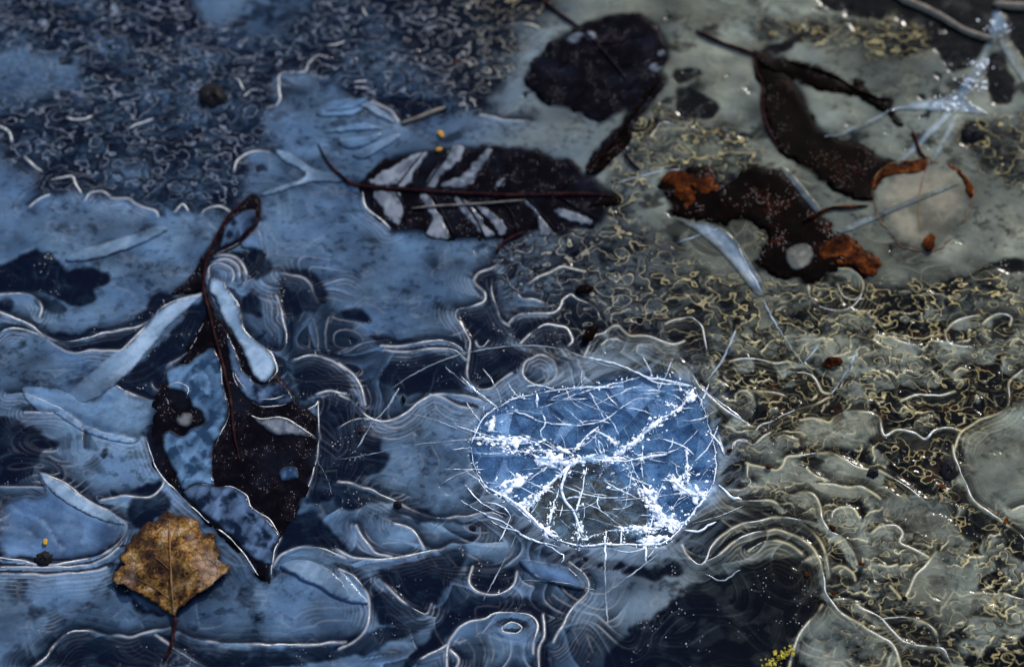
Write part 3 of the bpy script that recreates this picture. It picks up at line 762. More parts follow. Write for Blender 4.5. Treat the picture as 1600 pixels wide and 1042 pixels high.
M['shard_white'] = shard_material('shard_white', (.16, .30, .52), (.85, .90, .95), .2)
M['crack'] = shard_material('crack_line', (.05, .08, .12), (.55, .62, .68), .35)
M['shard_edge'] = shard_material('shard_edge', (.02, .06, .14), (.62, .74, .88), .70)
mm, tt, nn, bb = newmat('crushed_ice'); bb.inputs['Base Color'].default_value = (.86, .90, .95, 1); bb.inputs['Roughness'].default_value = .12
bb.inputs['Coat Weight'].default_value = .6; bb.inputs['Coat Roughness'].default_value = .03
M['crystal'] = mm
mm, tt, nn, bb = newmat('fracture_white'); n1 = nnoise(tt, 700, 3, .6, wpos(tt))
tt.links.new(nramp(tt, n1.outputs[0], [(.34, (.10, .18, .32)), (.48, (.72, .80, .88)), (.6, (.93, .94, .95))]).outputs[0], bb.inputs['Base Color']); bb.inputs['Roughness'].default_value = .15
bb.inputs['Coat Weight'].default_value = .5; bb.inputs['Coat Roughness'].default_value = .04
M['fracture'] = mm
def mud_material():
    m, t, n, b = newmat('frozen_mud'); pos = wpos(t); n1 = nnoise(t, 60, 7, .65, pos)
    t.links.new(nramp(t, n1.outputs[0], [(.3, (.015, .018, .022)), (.6, (.09, .10, .11)), (.75, (.2, .21, .22))]).outputs[0], b.inputs['Base Color'])
    b.inputs['Roughness'].default_value = .4; nbump(t, b, n1.outputs[0], .8, .004); return m
M['mud'] = mud_material()

# ------------------------------------------------------------------ builders
COLL = SC.collection
def link(name, me, mat=None, parent=None):
    o = bpy.data.objects.new(name, me); COLL.objects.link(o)
    if mat and me is not None: me.materials.append(M[mat] if isinstance(mat, str) else mat)
    if parent: o.parent = parent
    return o
def tag(o, label, cat, group=None):
    o['label'] = label; o['category'] = cat
    if group: o['group'] = group
    return o
def mesh_np(name, V, F, smooth=True):
    me = bpy.data.meshes.new(name); V = np.asarray(V, np.float32); F = np.asarray(F, np.int32)
    k = F.shape[1]
    me.vertices.add(len(V)); me.vertices.foreach_set('co', V.ravel())
    me.loops.add(F.size); me.loops.foreach_set('vertex_index', F.ravel())
    me.polygons.add(len(F)); me.polygons.foreach_set('loop_start', np.arange(0, F.size, k, dtype=np.int32))
    me.update(calc_edges=True)
    me.polygons.foreach_set('use_smooth', np.full(len(F), smooth)); me.update()
    return me
MM = 0.001
# the sheet
idx = np.arange(NX * NY).reshape(NY, NX)
quads = np.stack([idx[:-1, :-1], idx[:-1, 1:], idx[1:, 1:], idx[1:, :-1]], -1).reshape(-1, 4)
lim = 196 + 0.135 * Y; keepv = (np.abs(X) < lim + 16).ravel()
quads = quads[keepv[quads].all(1)]
used = np.unique(quads); remap = np.full(NX * NY, -1); remap[used] = np.arange(len(used)); quads = remap[quads]
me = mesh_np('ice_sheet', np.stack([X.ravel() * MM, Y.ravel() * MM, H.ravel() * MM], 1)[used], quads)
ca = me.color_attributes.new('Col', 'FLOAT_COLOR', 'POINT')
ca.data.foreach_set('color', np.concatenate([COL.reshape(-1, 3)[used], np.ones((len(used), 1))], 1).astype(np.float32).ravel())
sa = me.attributes.new('speck', 'FLOAT', 'POINT'); sa.data.foreach_set('value', (speck * (1 - rb[..., 0])).astype(np.float32).ravel()[used])
sa = me.attributes.new('crinkle', 'FLOAT', 'POINT'); sa.data.foreach_set('value', CRINK.astype(np.float32).ravel()[used])
sa = me.attributes.new('warmth', 'FLOAT', 'POINT'); sa.data.foreach_set('value', warm.astype(np.float32).ravel()[used])
sheet = link('ice_sheet', me, 'sheet'); sheet['kind'] = 'structure'
# frozen mud round the puddle
def bank():
    V = []; F = []; n = 60
    for j in range(n + 1):
        for i in range(n + 1):
            x = (i / n - .5) * 3000; y = (j / n - .5) * 3000 + 18
            e = max(abs(x) - 240, abs(y - 18) - 164)
            z = -6 + (0 if e < 20 else min(14, (e - 20) * .06) + 8 * (math.sin(x * .013) * math.cos(y * .017)) * min(1, e / 300))
            V.append((x * MM, y * MM, z * MM))
    for j in range(n):
        for i in range(n): a = j * (n + 1) + i; F.append((a, a + 1, a + n + 2, a + n + 1))
    o = link('ground', mesh_np('ground', V, F), 'mud'); o['kind'] = 'structure'
bank()

# the rest of the frozen puddle, in coarser relief, out to the muddy bank
def margin():
    g = 2.5; mx, my = np.meshgrid(np.arange(-420, 421, g, dtype=np.float32), np.arange(-330, 366, g, dtype=np.float32))
    ins_ = np.minimum.reduce([212 + .135 * my - np.abs(mx), my - Y0, Y1 - my])           # > 0 under the detailed sheet
    mz = .9 * (fbm(mx / 60, my / 60, 81, 2) - .5) - .25 - 6 * sstep(2, 12, ins_) + .3 * fbm(mx / 9, my / 9, 82, 3)
    mk = (np.clip(.15 + .9 * sstep(.38, .62, fbm(mx / 45, my / 32, 71, 4)) * (.5 + .6 * fbm(mx / 14, my / 10, 83, 4)), 0, 1) ** 1.3)[..., None]
    wm_ = sstep(-10, 120, mx + .25 * my + 18); w3 = wm_[..., None]
    mc = (cBd * (1 - w3) + cWd * w3) * (1 - mk) + (cBp * (1 - w3) + cWp * w3) * mk
    ny, nx = mx.shape; ii = np.arange(nx * ny).reshape(ny, nx)
    q = np.stack([ii[:-1, :-1], ii[:-1, 1:], ii[1:, 1:], ii[1:, :-1]], -1).reshape(-1, 4)
    m_ = mesh_np('ice_margin', np.stack([mx.ravel() * MM, my.ravel() * MM, mz.ravel() * MM], 1), q)
    at = m_.color_attributes.new('Col', 'FLOAT_COLOR', 'POINT'); at.data.foreach_set('color', np.concatenate([mc.reshape(-1, 3), np.ones((nx * ny, 1))], 1).astype(np.float32).ravel())
    for nm, v_ in (('speck', mk[..., 0] * 0 + .1), ('crinkle', .9 * sstep(.40, .60, fbm(mx / 70, my / 60, 84, 2))), ('warmth', wm_)):
        at = m_.attributes.new(nm, 'FLOAT', 'POINT'); at.data.foreach_set('value', np.asarray(v_, np.float32).ravel())
    link('ice_margin', m_, 'sheet')['kind'] = 'structure'
margin()

TOP = H.copy()
def sample(A, P):
    fx = np.clip((P[:, 0] - X0) / STEP, 0, NX - 1.001); fy = np.clip((P[:, 1] - Y0) / STEP, 0, NY - 1.001)
    i = fx.astype(int); j = fy.astype(int); u = fx - i; v = fy - j
    return A[j, i] * (1 - u) * (1 - v) + A[j, i + 1] * u * (1 - v) + A[j + 1, i] * (1 - u) * v + A[j + 1, i + 1] * u * v
def edge_dist(P, Q):
    d = np.full(len(Q), 1e3); A = P; B = np.roll(P, -1, 0)
    for a, b in zip(A, B):
        e = b - a; t = np.clip(((Q - a) @ e) / (e @ e + 1e-9), 0, 1)
        d = np.minimum(d, np.hypot(*(Q - a - t[:, None] * e).T))
    return d
def blade(name, P, zf, mat, parent=None, cell=2.0, thick=.3, update=True, ice=None, soft=1.2, ang=0.0, under=None):
    """a thin sheet with the given outline; zf(points, distance to edge) gives its height in mm"""
    P = P[np.r_[True, np.hypot(*np.diff(P, axis=0).T) > .05]]
    bx = np.arange(P[:, 0].min(), P[:, 0].max(), cell); by = np.arange(P[:, 1].min(), P[:, 1].max(), cell)
    if len(bx) and len(by):
        gx_, gy_ = np.meshgrid(bx, by); Q = np.stack([gx_.ravel(), gy_.ravel()], 1) + RNG.uniform(-.3, .3, (gx_.size, 2)) * cell
        Q = Q[inside(P, Q[:, 0], Q[:, 1])]
        if len(Q): Q = Q[edge_dist(P, Q) > cell * .45]
    else: Q = np.zeros((0, 2))
    V = np.vstack([P, Q]); n = len(P)
    r = delaunay_2d_cdt([Vector(v) for v in V], [(k, (k + 1) % n) for k in range(n)], [], 1, 1e-5)
    V2 = np.array([tuple(v) for v in r[0]]); F = [f for f in r[2] if len(f) == 3]
    d = edge_dist(P, V2); z = zf(V2, d)
    # closed thin body: top, bottom and rim
    m = len(V2); F = np.array(F)
    Vt = np.column_stack([V2, z]) * MM; Vb = np.column_stack([V2, z - thick]) * MM
    eds = {}
    for a, b, c in F:
        for e in ((a, b), (b, c), (c, a)): eds[e] = 1
    rimf = []
    for (a, b) in eds:
        if (b, a) not in eds: rimf += [(b, a, a + m), (b, a + m, b + m)]
    FF = np.vstack([F, F[:, ::-1] + m] + ([np.array(rimf)] if rimf else []))
    bm_ = mesh_np(name, np.vstack([Vt, Vb]), FF)
    if ice:
        lo, hi = (np.array(c) for c in ICE[ice]); ca_, sa_ = math.cos(ang), math.sin(ang)
        u = V2[:, 0] * ca_ + V2[:, 1] * sa_; v = V2[:, 1] * ca_ - V2[:, 0] * sa_
        wv = 2.5 * (vnoise(V2[:, 0] / 9, V2[:, 1] / 9, 55) - .5)
        f = .6 * fbm(u / 22, (v + wv) / 2.6, 56, 4) + .4 * fbm(V2[:, 0] / 11, V2[:, 1] / 11, 57, 3)
        if under is not None:
            pp = 3.4 * fbm(V2[:, 0] / 17, V2[:, 1] / 17, 59, 2) + d * .10; pp = pp - np.floor(pp)
            f = .62 * f + .34 * np.exp(-pp * 3.5) * sstep(0, .08, pp) + .10 - .25 * sstep(.5, .66, fbm(V2[:, 0] / 4, V2[:, 1] / 4, 60, 4)) + .12 * np.exp(-d / .6)
        if ice == 'tan': f = fbm(V2[:, 0] / 11, V2[:, 1] / 11, 61, 4)
        f = (sstep(.34, .64, f) if under is None else sstep(.26, .70, f))[:, None]
        cc = lo * (1 - f) + hi * f
        if soft:
            if under is None and ice != 'tan': fade_ = .40 + .60 * sstep(.32, .60, fbm(V2[:, 0] / 17, V2[:, 1] / 17, 70, 3))
            else: fade_ = .62 if ice == 'tan' else 1.0
            if ice in ('pale', 'bright') and under is None:
                ax_ = np.linalg.svd(P - P.mean(0), full_matrices=False)[2][0]; ax_ = ax_ if ax_[1] < 0 else -ax_
                uu = (V2 - P.mean(0)) @ ax_; uu = (uu - uu.min()) / (np.ptp(uu) + 1e-6); fade_ = fade_ * (1 - .85 * sstep(.55, 1.0, uu)) * (.62 if np.ptp(P[:, 0]) * np.ptp(P[:, 1]) < 700 else 1.0)
            e = sstep(0, soft * 2, d + soft * (fbm(V2[:, 0] / 3, V2[:, 1] / 3, 58, 3) - .5))[:, None] * np.reshape(fade_, (-1, 1))
            base_ = np.stack([sample(COL[..., k], V2) for k in range(3)], 1) if under is None else np.tile(np.array(under), (len(V2), 1)); cc = base_ * (1 - e) + cc * e
        if ice == 'bruise': cc = base_ * .3 + cc * .7
        at = bm_.color_attributes.new('Col', 'FLOAT_COLOR', 'POINT')
        cc = np.column_stack([np.vstack([cc, cc]), np.ones(2 * m)]); at.data.foreach_set('color', cc.astype(np.float32).ravel())
        at = bm_.attributes.new('speck', 'FLOAT', 'POINT'); at.data.foreach_set('value', np.full(2 * m, .15, np.float32))
    ea = bm_.attributes.new('edge', 'FLOAT', 'POINT'); ea.data.foreach_set('value', np.concatenate([d, d]).astype(np.float32))
    o = link(name, bm_, 'sheet' if ice else mat, parent)
    if update:
        w_ = window(P, 2); G = np.stack([X[w_].ravel(), Y[w_].ravel()], 1)
        ins = inside(P, G[:, 0], G[:, 1])
        if ins.any():
            # nearest-vertex height is close enough for what rests on it
            dd = ((G[ins][:, None, :] - V2[None, ::max(1, m // 250), :]) ** 2).sum(-1).argmin(1)
            T = TOP[w_].ravel(); T[ins] = np.maximum(T[ins], z[::max(1, m // 250)][dd]); TOP[w_] = T.reshape(TOP[w_].shape)
    return o
def tube(name, P, rad, mat, parent=None, z=None, sides=6, flat=1.0, taper=(0.25, 0.25), rough=.25, lift=.1, fade=False):
    """a rounded strand swept along P (mm); rad in mm"""
    n = len(P)
    if z is None: z = sample(TOPS[0], P) + rad * lift
    T = np.gradient(P, axis=0); T /= np.hypot(*T.T)[:, None] + 1e-9
    N = np.stack([-T[:, 1], T[:, 0]], 1)
    t = np.linspace(0, 1, n); s = RNG.uniform(0, 99)
    r = rad * np.minimum(1, np.minimum(taper[0] + t * 6, taper[1] + (1 - t) * 6)) * (1 + rough * 2 * (vnoise(np.arange(n) / 4., np.zeros(n) + s, 3) - .5))
    if fade: r = r * (.12 + 1.0 * sstep(.34, .64, fbm(P[:, 0] / 9, P[:, 1] / 9, 66, 3)))
    V = []
    for k in range(sides):
        a = 2 * math.pi * k / sides
        V.append(np.column_stack([P + N * (np.cos(a) * r)[:, None], z + math.sin(a) * r * flat]))
    V = np.stack(V, 1).reshape(-1, 3) * MM
    i = np.arange(n - 1)[:, None] * sides; k = np.arange(sides)[None, :]; k2 = (k + 1) % sides
    F = np.stack([i + k, i + k2, i + k2 + sides, i + k + sides], -1).reshape(-1, 4)
    F3 = np.vstack([F[:, [0, 1, 2]], F[:, [0, 2, 3]], np.array([(0, q + 1, q) for q in range(1, sides - 1)]),
                    np.array([((n - 1) * sides, (n - 1) * sides + q, (n - 1) * sides + q + 1) for q in range(1, sides - 1)])])
    return link(name, mesh_np(name, V, F3), mat, parent)
def strand(tile, s, step=1.0): return spline(pts(tile, s), step)
TOPS = [None]
def retop(): TOPS[0] = blur(TOP, 1)
PXMM = 0.25

# milky plates frozen into the sheet
PANG = dict(pale=.75, bright=-.25, mid=-.4)
for np_, (P, kind) in enumerate(plates):
    blade('ice_plate', P, lambda q, d: sample(Hlow, q) + .08 + .035 * np_ + .10 * (vnoise(q[:, 0] / 9, q[:, 1] / 9, 4) - .5), None, sheet, 1.0, .3, True, kind, .55 if kind in ('pale', 'bright') else 1.5, PANG.get(kind, .6))

# ------------------------------------------------------------------ leaves
def leaf_root(name, at, label, group=None, cat='leaf'):
    o = bpy.data.objects.new(name, None); COLL.objects.link(o); o.empty_display_size = .005
    o['label'] = label; o['category'] = cat
    if group: o['group'] = group
    return o
def lay(base, und, seed, sc=14.0, curl=0.0, cr=5.0):
    return lambda q, d: sample(Hlow, q) + .12 + .45 * (base - .9) + .45 * und * (fbm(q[:, 0] / sc, q[:, 1] / sc, seed, 3) - .2) - .55 * np.exp(-d / 1.1) * sstep(.38, .62, fbm(q[:, 0] / 5, q[:, 1] / 5, seed + 1, 2))

# golden brown toothed leaf lying on the ice
b = leaf_root('fallen_leaf', None, 'golden brown toothed dry leaf lying on top of blue ice')
c0 = pts(7, "780,600")[0]
def birch_z(q, d):
    r = q - c0
    return 1.3 + 2.8 * sstep(0, 12, d) * (.4 + 1.2 * fbm(q[:, 0] / 7, q[:, 1] / 7, 7, 4)) + 3.2 * np.exp(-d / 2.5) * (vnoise(q[:, 0] / 5, q[:, 1] / 5, 8) - .25) - .9 * np.exp(-(r[:, 0] / 1.6) ** 2)
bl = blade('blade', ragged(LEAF['birch'], 1.6, 1.4, 71), birch_z, 'birch', b, .9, .3)
retop()
mid = strand(7, "790,815 782,700 778,600 775,480 768,380")
tube('midrib', mid, .35, 'birchedge', bl, lift=.9)
for s in ("780,720 850,650 900,615", "781,750 700,690 620,650", "778,620 710,560", "777,600 840,545"):
    tube('vein', strand(7, s), .16, 'birchedge', bl, lift=.6)
tube('leaf_stalk', strand(7, "790,808 793,845 786,885 772,955 742,1015"), .65, 'stem', b, z=np.linspace(1.2, .1, len(strand(7, "790,808 793,845 786,885 772,955 742,1015"))), sides=8)

# long dark leaf under tongues of ice
b = leaf_root('frozen_leaf', None, 'large near black leaf with pointed tip, half covered by blue ice, above the brown leaf')
lz = lay(.9, .5, 12)
blade('blade', LEAF['big'], lz, 'dark', b, 2.2)
blade('curled_base', LEAF['curl'], lay(.9, .6, 13), 'dark', b, 1.6)
retop()
tube('midrib', strand(0, "394,304 378,320 360,335 346,357 335,377 327,395 322,412 319,435 319,458 325,480 331,506 337,530 342,547 348,570 352,589 358,612 362,640 366,680 375,720"), .65, 'stem', b, sides=8, lift=.25)
tube('rolled_edge', strand('L', "945,95 985,130 988,200 968,285 900,372 820,432 725,472"), .38, 'stem', b, sides=8, lift=.4)

b = leaf_root('striped_leaf', None, 'dark oval leaf crossed by pale ice stripes between its veins, stalk pointing left')
bl = blade('blade', LEAF['striped'], lay(.9, .6, 14), 'dark', b, 2.0)
retop()
tube('midrib', strand('P', "52,140 100,230 170,300 240,342 450,360 700,376 1000,388 1300,380 1500,392"), .75, 'stem', b, sides=8, lift=.4)
for s in ("420,358 480,280 560,180", "560,368 600,300 690,175", "760,380 850,270 900,160", "900,385 960,290 975,165", "1060,388 1110,290 1130,190", "1200,385 1270,300 1290,240",
          "420,362 460,430 480,540", "600,374 650,470 710,590", "720,380 800,480 860,600", "900,386 980,470 1010,580", "1050,388 1120,470 1200,560", "1200,385 1290,440 1400,500"):
    tube('vein', strand('P', s), .4, 'dark', bl, lift=.5)
o = blade('curled_tip', spline(pts('P', "1280,450 1390,420 1470,380 1502,376 1505,425 1440,440 1360,445"), .8, True), lay(1.7, .8, 3), 'brown', bl, 1.5)
o['label'] = 'light brown curled tip'
retop()

b = leaf_root('folded_leaf', None, 'narrow folded dark leaf with red brown end below the round black leaf')
blade('blade', LEAF['folded'], lay(.9, 1.2, 16), 'dark', b, 1.8)
retop()
tube('midrib', strand(2, "1460,340 1380,450 1300,560 1220,680 1130,785"), .9, 'brown', b, lift=.5)
blade('red_edge', spline(pts(2, "1310,580 1320,640 1240,720 1165,790 1115,775 1180,690 1250,620"), .8, True), lay(2.1, .9, 5), 'rust', b, 1.5)

b = leaf_root('round_leaf', None, 'rounded black soaked leaf near the top edge with thin stalk pointing up left')
bl = blade('blade', LEAF['round'], lay(1.0, 1.3, 15, 10), 'dark', b, 2.0)
retop()
tube('leaf_stalk', strand(2, "860,-45 910,0 960,40 1020,85 1085,128"), .8, 'stem', b, lift=.6)
tube('midrib', strand(2, "1085,128 1160,200 1240,290 1300,370"), .55, 'dark', b, lift=.5)
for s in ("1130,170 1060,260 960,330", "1200,240 1150,350 1080,450", "1170,205 1280,190 1400,160", "1260,310 1360,280 1450,240"):
    tube('vein', strand(2, s), .35, 'dark', bl, lift=.4)

b = leaf_root('forked_leaf', None, 'dark brown torn leaf split into two arms at upper right')
blade('blade', LEAF['hook'], lay(.9, 1.2, 17, 11), 'brown', b, 2.0)
blade('blade', LEAF['arm'], lay(1.2, 1.6, 18, 8), 'brown', b, 1.6)
retop()
tube('leaf_stalk', strand(3, "75,145 130,170 200,202 280,228 360,255"), .9, 'stem', b, sides=8, lift=.6)
tube('rolled_edge', strand(3, "345,250 350,320 380,390 378,480 405,590 455,680"), .6, 'stem', b, lift=.4)
tube('rolled_edge', strand(3, "480,275 600,310 720,355 800,405 890,440 960,455"), .8, 'rust', b, lift=.4)

b = leaf_root('rust_leaf', None, 'rust red translucent leaf with ragged dark middle at right of centre')
blade('blade', LEAF['rust'], lay(.9, 1.3, 19, 9), 'rust', b, 1.8)
retop()
o = blade('bright_flap', ragged(spline(pts(6, "640,110 700,70 730,75 790,95 855,150 925,208 880,262 825,268 790,232 720,228 665,235 650,180"), .8, True), 4, 3, 8), lay(1.3, .8, 6, 7), 'rustlite', b, 1.6); o['label'] = 'bright rust orange flap'
o = blade('bright_flap', ragged(spline(pts(3, "-75,805 40,770 100,762 150,800 170,860 130,900 150,960 60,950 0,890"), .8, True), 7, 3, 8), lay(1.3, .9, 9, 7), 'rustlite', b, 1.6); o['label'] = 'rust orange left corner'
retop()
tube('leaf_stalk', strand(3, "560,1010 620,975 690,945 780,940 860,932"), .8, 'rustlite', b, lift=.6)

ICE['tan'] = ((.10, .092, .066), (.27, .238, .170))
b = leaf_root('tan_leaf', None, 'pale tan rounded leaf with orange brown rim beside the rust leaf')
blade('blade', LEAF['tan'], lay(.9, .5, 20, 12), None, b, 1.0, .3, True, 'tan', 3.5, 1.2)
retop()
for s in ("865,840 900,780 960,740 1060,722 1130,712 1140,750 1080,782 1000,788 930,805 888,860", "1215,742 1290,785 1335,850 1325,895 1300,870 1280,810"):
    blade('rim', spline(pts(3, s), .8, True), lay(1.5, .8, 21, 5), 'rustlite', b, 1.5)
retop()
tube('rim', np.vstack([LEAF['tan'], LEAF['tan'][:1]]), .30, 'birchedge', b, lift=.3, fade=True)
tube('vein', strand(3, "1130,730 1100,830 1085,940 1090,1040"), .22, 'birchedge', b, lift=.2, fade=True)
tube('leaf_stalk', strand(3, "1058,592 1075,640 1092,690 1120,722"), .7, 'rustlite', b, lift=.6)
# tongues of ice that spread over the leaves belong to the sheet
base = blur(TOP, 3)
for r in rows(TONGUES):
    P = spline(pts(tk(r[2]), ' '.join(r[3:])), .8, True)
    P = ragged(P, 2.6 if r[0] == 'striped' else 1.4, 2.4, 17)
    blade('ice_tongue', P, lambda q, d: sample(base, q) + .12 + .10 * sstep(0, 1.0, d) + .1 * (vnoise(q[:, 0] / 5, q[:, 1] / 5, 9) - .5), None, sheet, .9, .4, True, r[1], {'striped': .4, 'big': .9}.get(r[0], .7), 1.0, (.004, .005, .009))
retop()

# ------------------------------------------------------------------ ridges and cracks of the sheet
for P, wd in ridge_curves:
    tube('ice_ridge', P, wd * PXMM * .24, 'ridge', sheet, sides=6, flat=.6, lift=-.1, rough=.5, fade=True)
crack_curves = []
for r in rows(CRACKS):
    P = spline(pts(tk(r[0]), ' '.join(r[2:])), 1.3)
    P = P + .35 * (RNG.random(P.shape) - .5)
    tube('crack', P, float(r[1]) * PXMM * .40, 'crack', sheet, sides=5, flat=.6, lift=.1, rough=.9)
# pale bruised strips along the fractures at upper right
for s in ("1420,50 1470,70 1490,150 1420,220 1380,330 1330,400 1270,500 1200,480 1260,400 1330,300 1390,180", "980,495 1080,455 1190,440 1270,420 1330,470 1400,520 1250,510 1100,500",
          "1440,190 1480,180 1580,360 1560,380", "990,725 1210,505 1235,530 1030,725", "1140,725 1240,530 1265,545 1165,725", "460,770 500,770 650,950 630,975 560,900", "720,1042 900,960 1265,822 1270,838 1000,950 770,1050",
          "660,625 750,595 920,520 925,535 760,612"):
    P = spline(pts(3, s), 1.0, True)
    blade('crack_plate', P, lambda q, d: sample(TOPS[0], q) + .12, None, sheet, .9, .4, True, 'bruise', 1.2, 1.0)
for s in ("-20,5 40,10 150,30 250,90 380,290 380,360 330,330 230,200 100,80", "680,440 700,440 690,490 650,560 590,640 575,640 640,550"):
    P = spline(pts(6, s), 1.0, True)
    blade('crack_plate', P, lambda q, d: sample(TOPS[0], q) + .12, None, sheet, .9, .4, True, 'bruise', 1.5, -1.0)
retop()

# ------------------------------------------------------------------ the shattered pane
sh = leaf_root('shattered_ice', None, 'round pane of shattered bright blue and white ice right of centre', None, 'broken ice')
def clip(poly, p, n):
    out = []
    for k in range(len(poly)):
        a, b_ = poly[k], poly[(k + 1) % len(poly)]
        da, db = (a - p) @ n, (b_ - p) @ n
        if da <= 0: out.append(a)
        if da * db < 0: out.append(a + (b_ - a) * (da / (da - db)))
    return out
greyP = spline(pts('S', "330,760 480,640 560,540 820,540 900,660 980,790 1000,940 600,950 480,910"), 1, True)
hot = [(pts('S', f"{x},{y}")[0], r, n) for x, y, r, n in HOT]
# the pane broke along long straight cuts: split it again and again
pieces = [RING.copy()]
def area(p): return abs(np.sum(p[:, 0] * np.roll(p[:, 1], -1) - p[:, 1] * np.roll(p[:, 0], -1))) / 2
hub = pts('S', "600,515")[0]
for n_ in range(105):
    pieces.sort(key=area); k = -1 if RNG.random() < .75 else RNG.integers(len(pieces) // 2, len(pieces))
    p = pieces.pop(k); c = p.mean(0); big = np.linalg.svd(p - c, full_matrices=False)[2][0]
    if n_ < 9: a = np.pi * n_ / 9 + RNG.normal(0, .1); q = hub; nv = np.array([-math.sin(a), math.cos(a)])
    else:
        a = RNG.uniform(-.95, .95); nv = np.array([big[0] * math.cos(a) - big[1] * math.sin(a), big[0] * math.sin(a) + big[1] * math.cos(a)]); q = c + RNG.normal(0, 2.5, 2)
    A_, B_ = clip(list(p), q, nv), clip(list(p), q, -nv)
    got = [np.array(z_) for z_ in (A_, B_) if len(z_) >= 3]
    pieces += [z_ for z_ in got if area(z_) > 1.5]
for poly in pieces:
    c = poly.mean(0); size = math.sqrt(area(poly))
    poly = c + (poly - c) * (1 - .06 / max(size, 1.5)); n = len(poly)
    hotd = min(np.hypot(*(c - h[0])) / h[1] for h in hot[:8])
    tilt = np.clip(RNG.normal(0, .045, 2), -.12, .12); zz = -.75 + RNG.normal(0, .10); th = 1.1
    wd = min(.10, .18 / size); ins = c + (poly - c) * (1 - wd)
    top = np.column_stack([poly, zz + (poly - c) @ tilt]); topi = np.column_stack([ins, zz + .10 + (ins - c) @ tilt]); bot = top - [0, 0, th]
    V = np.vstack([topi, top, bot]); F = []
    for k in range(n):
        k2 = (k + 1) % n
        F += [(k, k + n, k2 + n), (k, k2 + n, k2), (k + n, k + 2 * n, k2 + 2 * n), (k + n, k2 + 2 * n, k2 + n)]
    ne = len(F)
    F += [(0, k, k + 1) for k in range(1, n - 1)]; F += [(2 * n, 2 * n + k + 1, 2 * n + k) for k in range(1, n - 1)]
    u = RNG.random()
    mat = 'shard_grey' if inside(greyP, c[:1], c[1:])[0] else ('shard_white' if hotd < .4 and u < .15 else ('shard_deep' if u < .35 else ('shard_pale' if u > .90 else 'shard_blue')))
    sm = mesh_np('ice_shard', V * MM, F, False); o = link('ice_shard', sm, mat, sh); sm.materials.append(M['shard_edge'])
    mi = np.zeros(len(F), np.int32); mi[:ne] = 1; sm.polygons.foreach_set('material_index', mi)
SHC = """
190,250 300,275 420,320 530,335 630,335 720,315 790,270 880,210 960,200 1090,230
390,180 385,220 390,250
510,225 560,275 630,335
655,170 700,250 735,310
740,170 770,210 800,240
60,395 180,410 300,400 400,430
400,520 500,530 600,505 720,520 820,470 920,390 1010,310 1100,260 1180,160
570,480 620,420 650,380 700,345
680,360 750,400 800,450
560,530 520,620 520,700 580,790 620,890 640,910
640,550 610,700 580,790
560,540 470,620 330,750 290,760
500,660 470,750 450,840
600,510 800,520 950,500 1100,460 1210,360
1150,460 1155,540 1150,620
740,870 830,872 990,870
740,870 735,950 738,1042
820,870 810,950
940,950 945,1042
850,540 900,650 1000,780 1100,870
1060,600 1160,680 1250,700
120,400 260,470 400,465 520,465
410,260 430,320 410,390 520,470
"""
RINGC = """
55,430 75,370 120,290 190,245
190,245 280,200 380,180 500,155 620,145 740,145 830,140
400,250 500,215 610,170 720,140 850,110 930,85
930,160 1000,160 1090,185 1130,215
1180,140 1220,210 1260,330 1290,450 1300,560 1280,640
1280,640 1230,720 1170,800 1100,880 1020,940 850,945 700,945 600,950 500,920
600,950 500,920 400,850 300,750 200,690 120,640 70,540 50,450
200,690 260,740 330,800 400,850
0,90 60,150 130,205 190,250
620,-10 800,30 930,85 1050,110 1180,140
930,85 1000,120 1100,130 1180,140
-40,460 30,455 60,440
-60,420 60,405
1200,130 1260,180 1340,240 1433,310
1265,370 1310,430 1340,490
1310,640 1370,700 1433,720
100,730 180,740 250,800 190,940
0,720 120,790 250,850 330,910 500,960
20,640 100,730 240,800
150,820 200,850 300,880
330,910 420,940 520,1000 510,1042
620,60 610,100 620,145
1000,940 960,1000 930,1042
1300,830 1200,880 1140,870
"""
TOPS[0] = blur(np.maximum(TOP, -0.6), 1)
for txt, rad, lay_ in ((SHC, .36, .2), (RINGC, .42, .2)):
    for li, l in enumerate(txt.strip().split('\n')):
        if txt is RINGC and li == 8: rad = .27
        P = strand('S', l, 1.6); P = P + .55 * (RNG.random(P.shape) - .5)
        tube('fracture', P, rad * RNG.uniform(.35, 1.25), 'fracture', sh, sides=5, flat=.9, lift=lay_, rough=.9)
for k in range(150):
    h = hot[int(RNG.integers(0, len(hot)))] if k % 3 == 0 else (np.array([RNG.uniform(RING[:, 0].min(), RING[:, 0].max()), RNG.uniform(RING[:, 1].min(), RING[:, 1].max())]), 2, 0)
    a0 = h[0] + RNG.normal(0, h[1] * .35, 2); an = (RNG.choice((.45, 2.3, 1.3, 2.85)) + RNG.normal(0, .35)); L_ = RNG.uniform(5, 17) if k % 4 else RNG.uniform(14, 30)
    tt_ = np.linspace(0, 1, 9)[:, None]; dv = np.array([math.cos(an), .75 * math.sin(an)]) * L_
    P = a0 + dv * tt_ + np.array([-dv[1], dv[0]]) * (RNG.normal(0, .10) * np.sin(np.pi * tt_)) + RNG.normal(0, .10, (9, 2))
    if not inside(RING, P[:1, 0], P[:1, 1])[0]: continue
    tube('fracture', P, RNG.uniform(.08, .22), 'fracture', sh, sides=4, flat=.9, lift=.2, rough=.9, taper=(.1, .05))
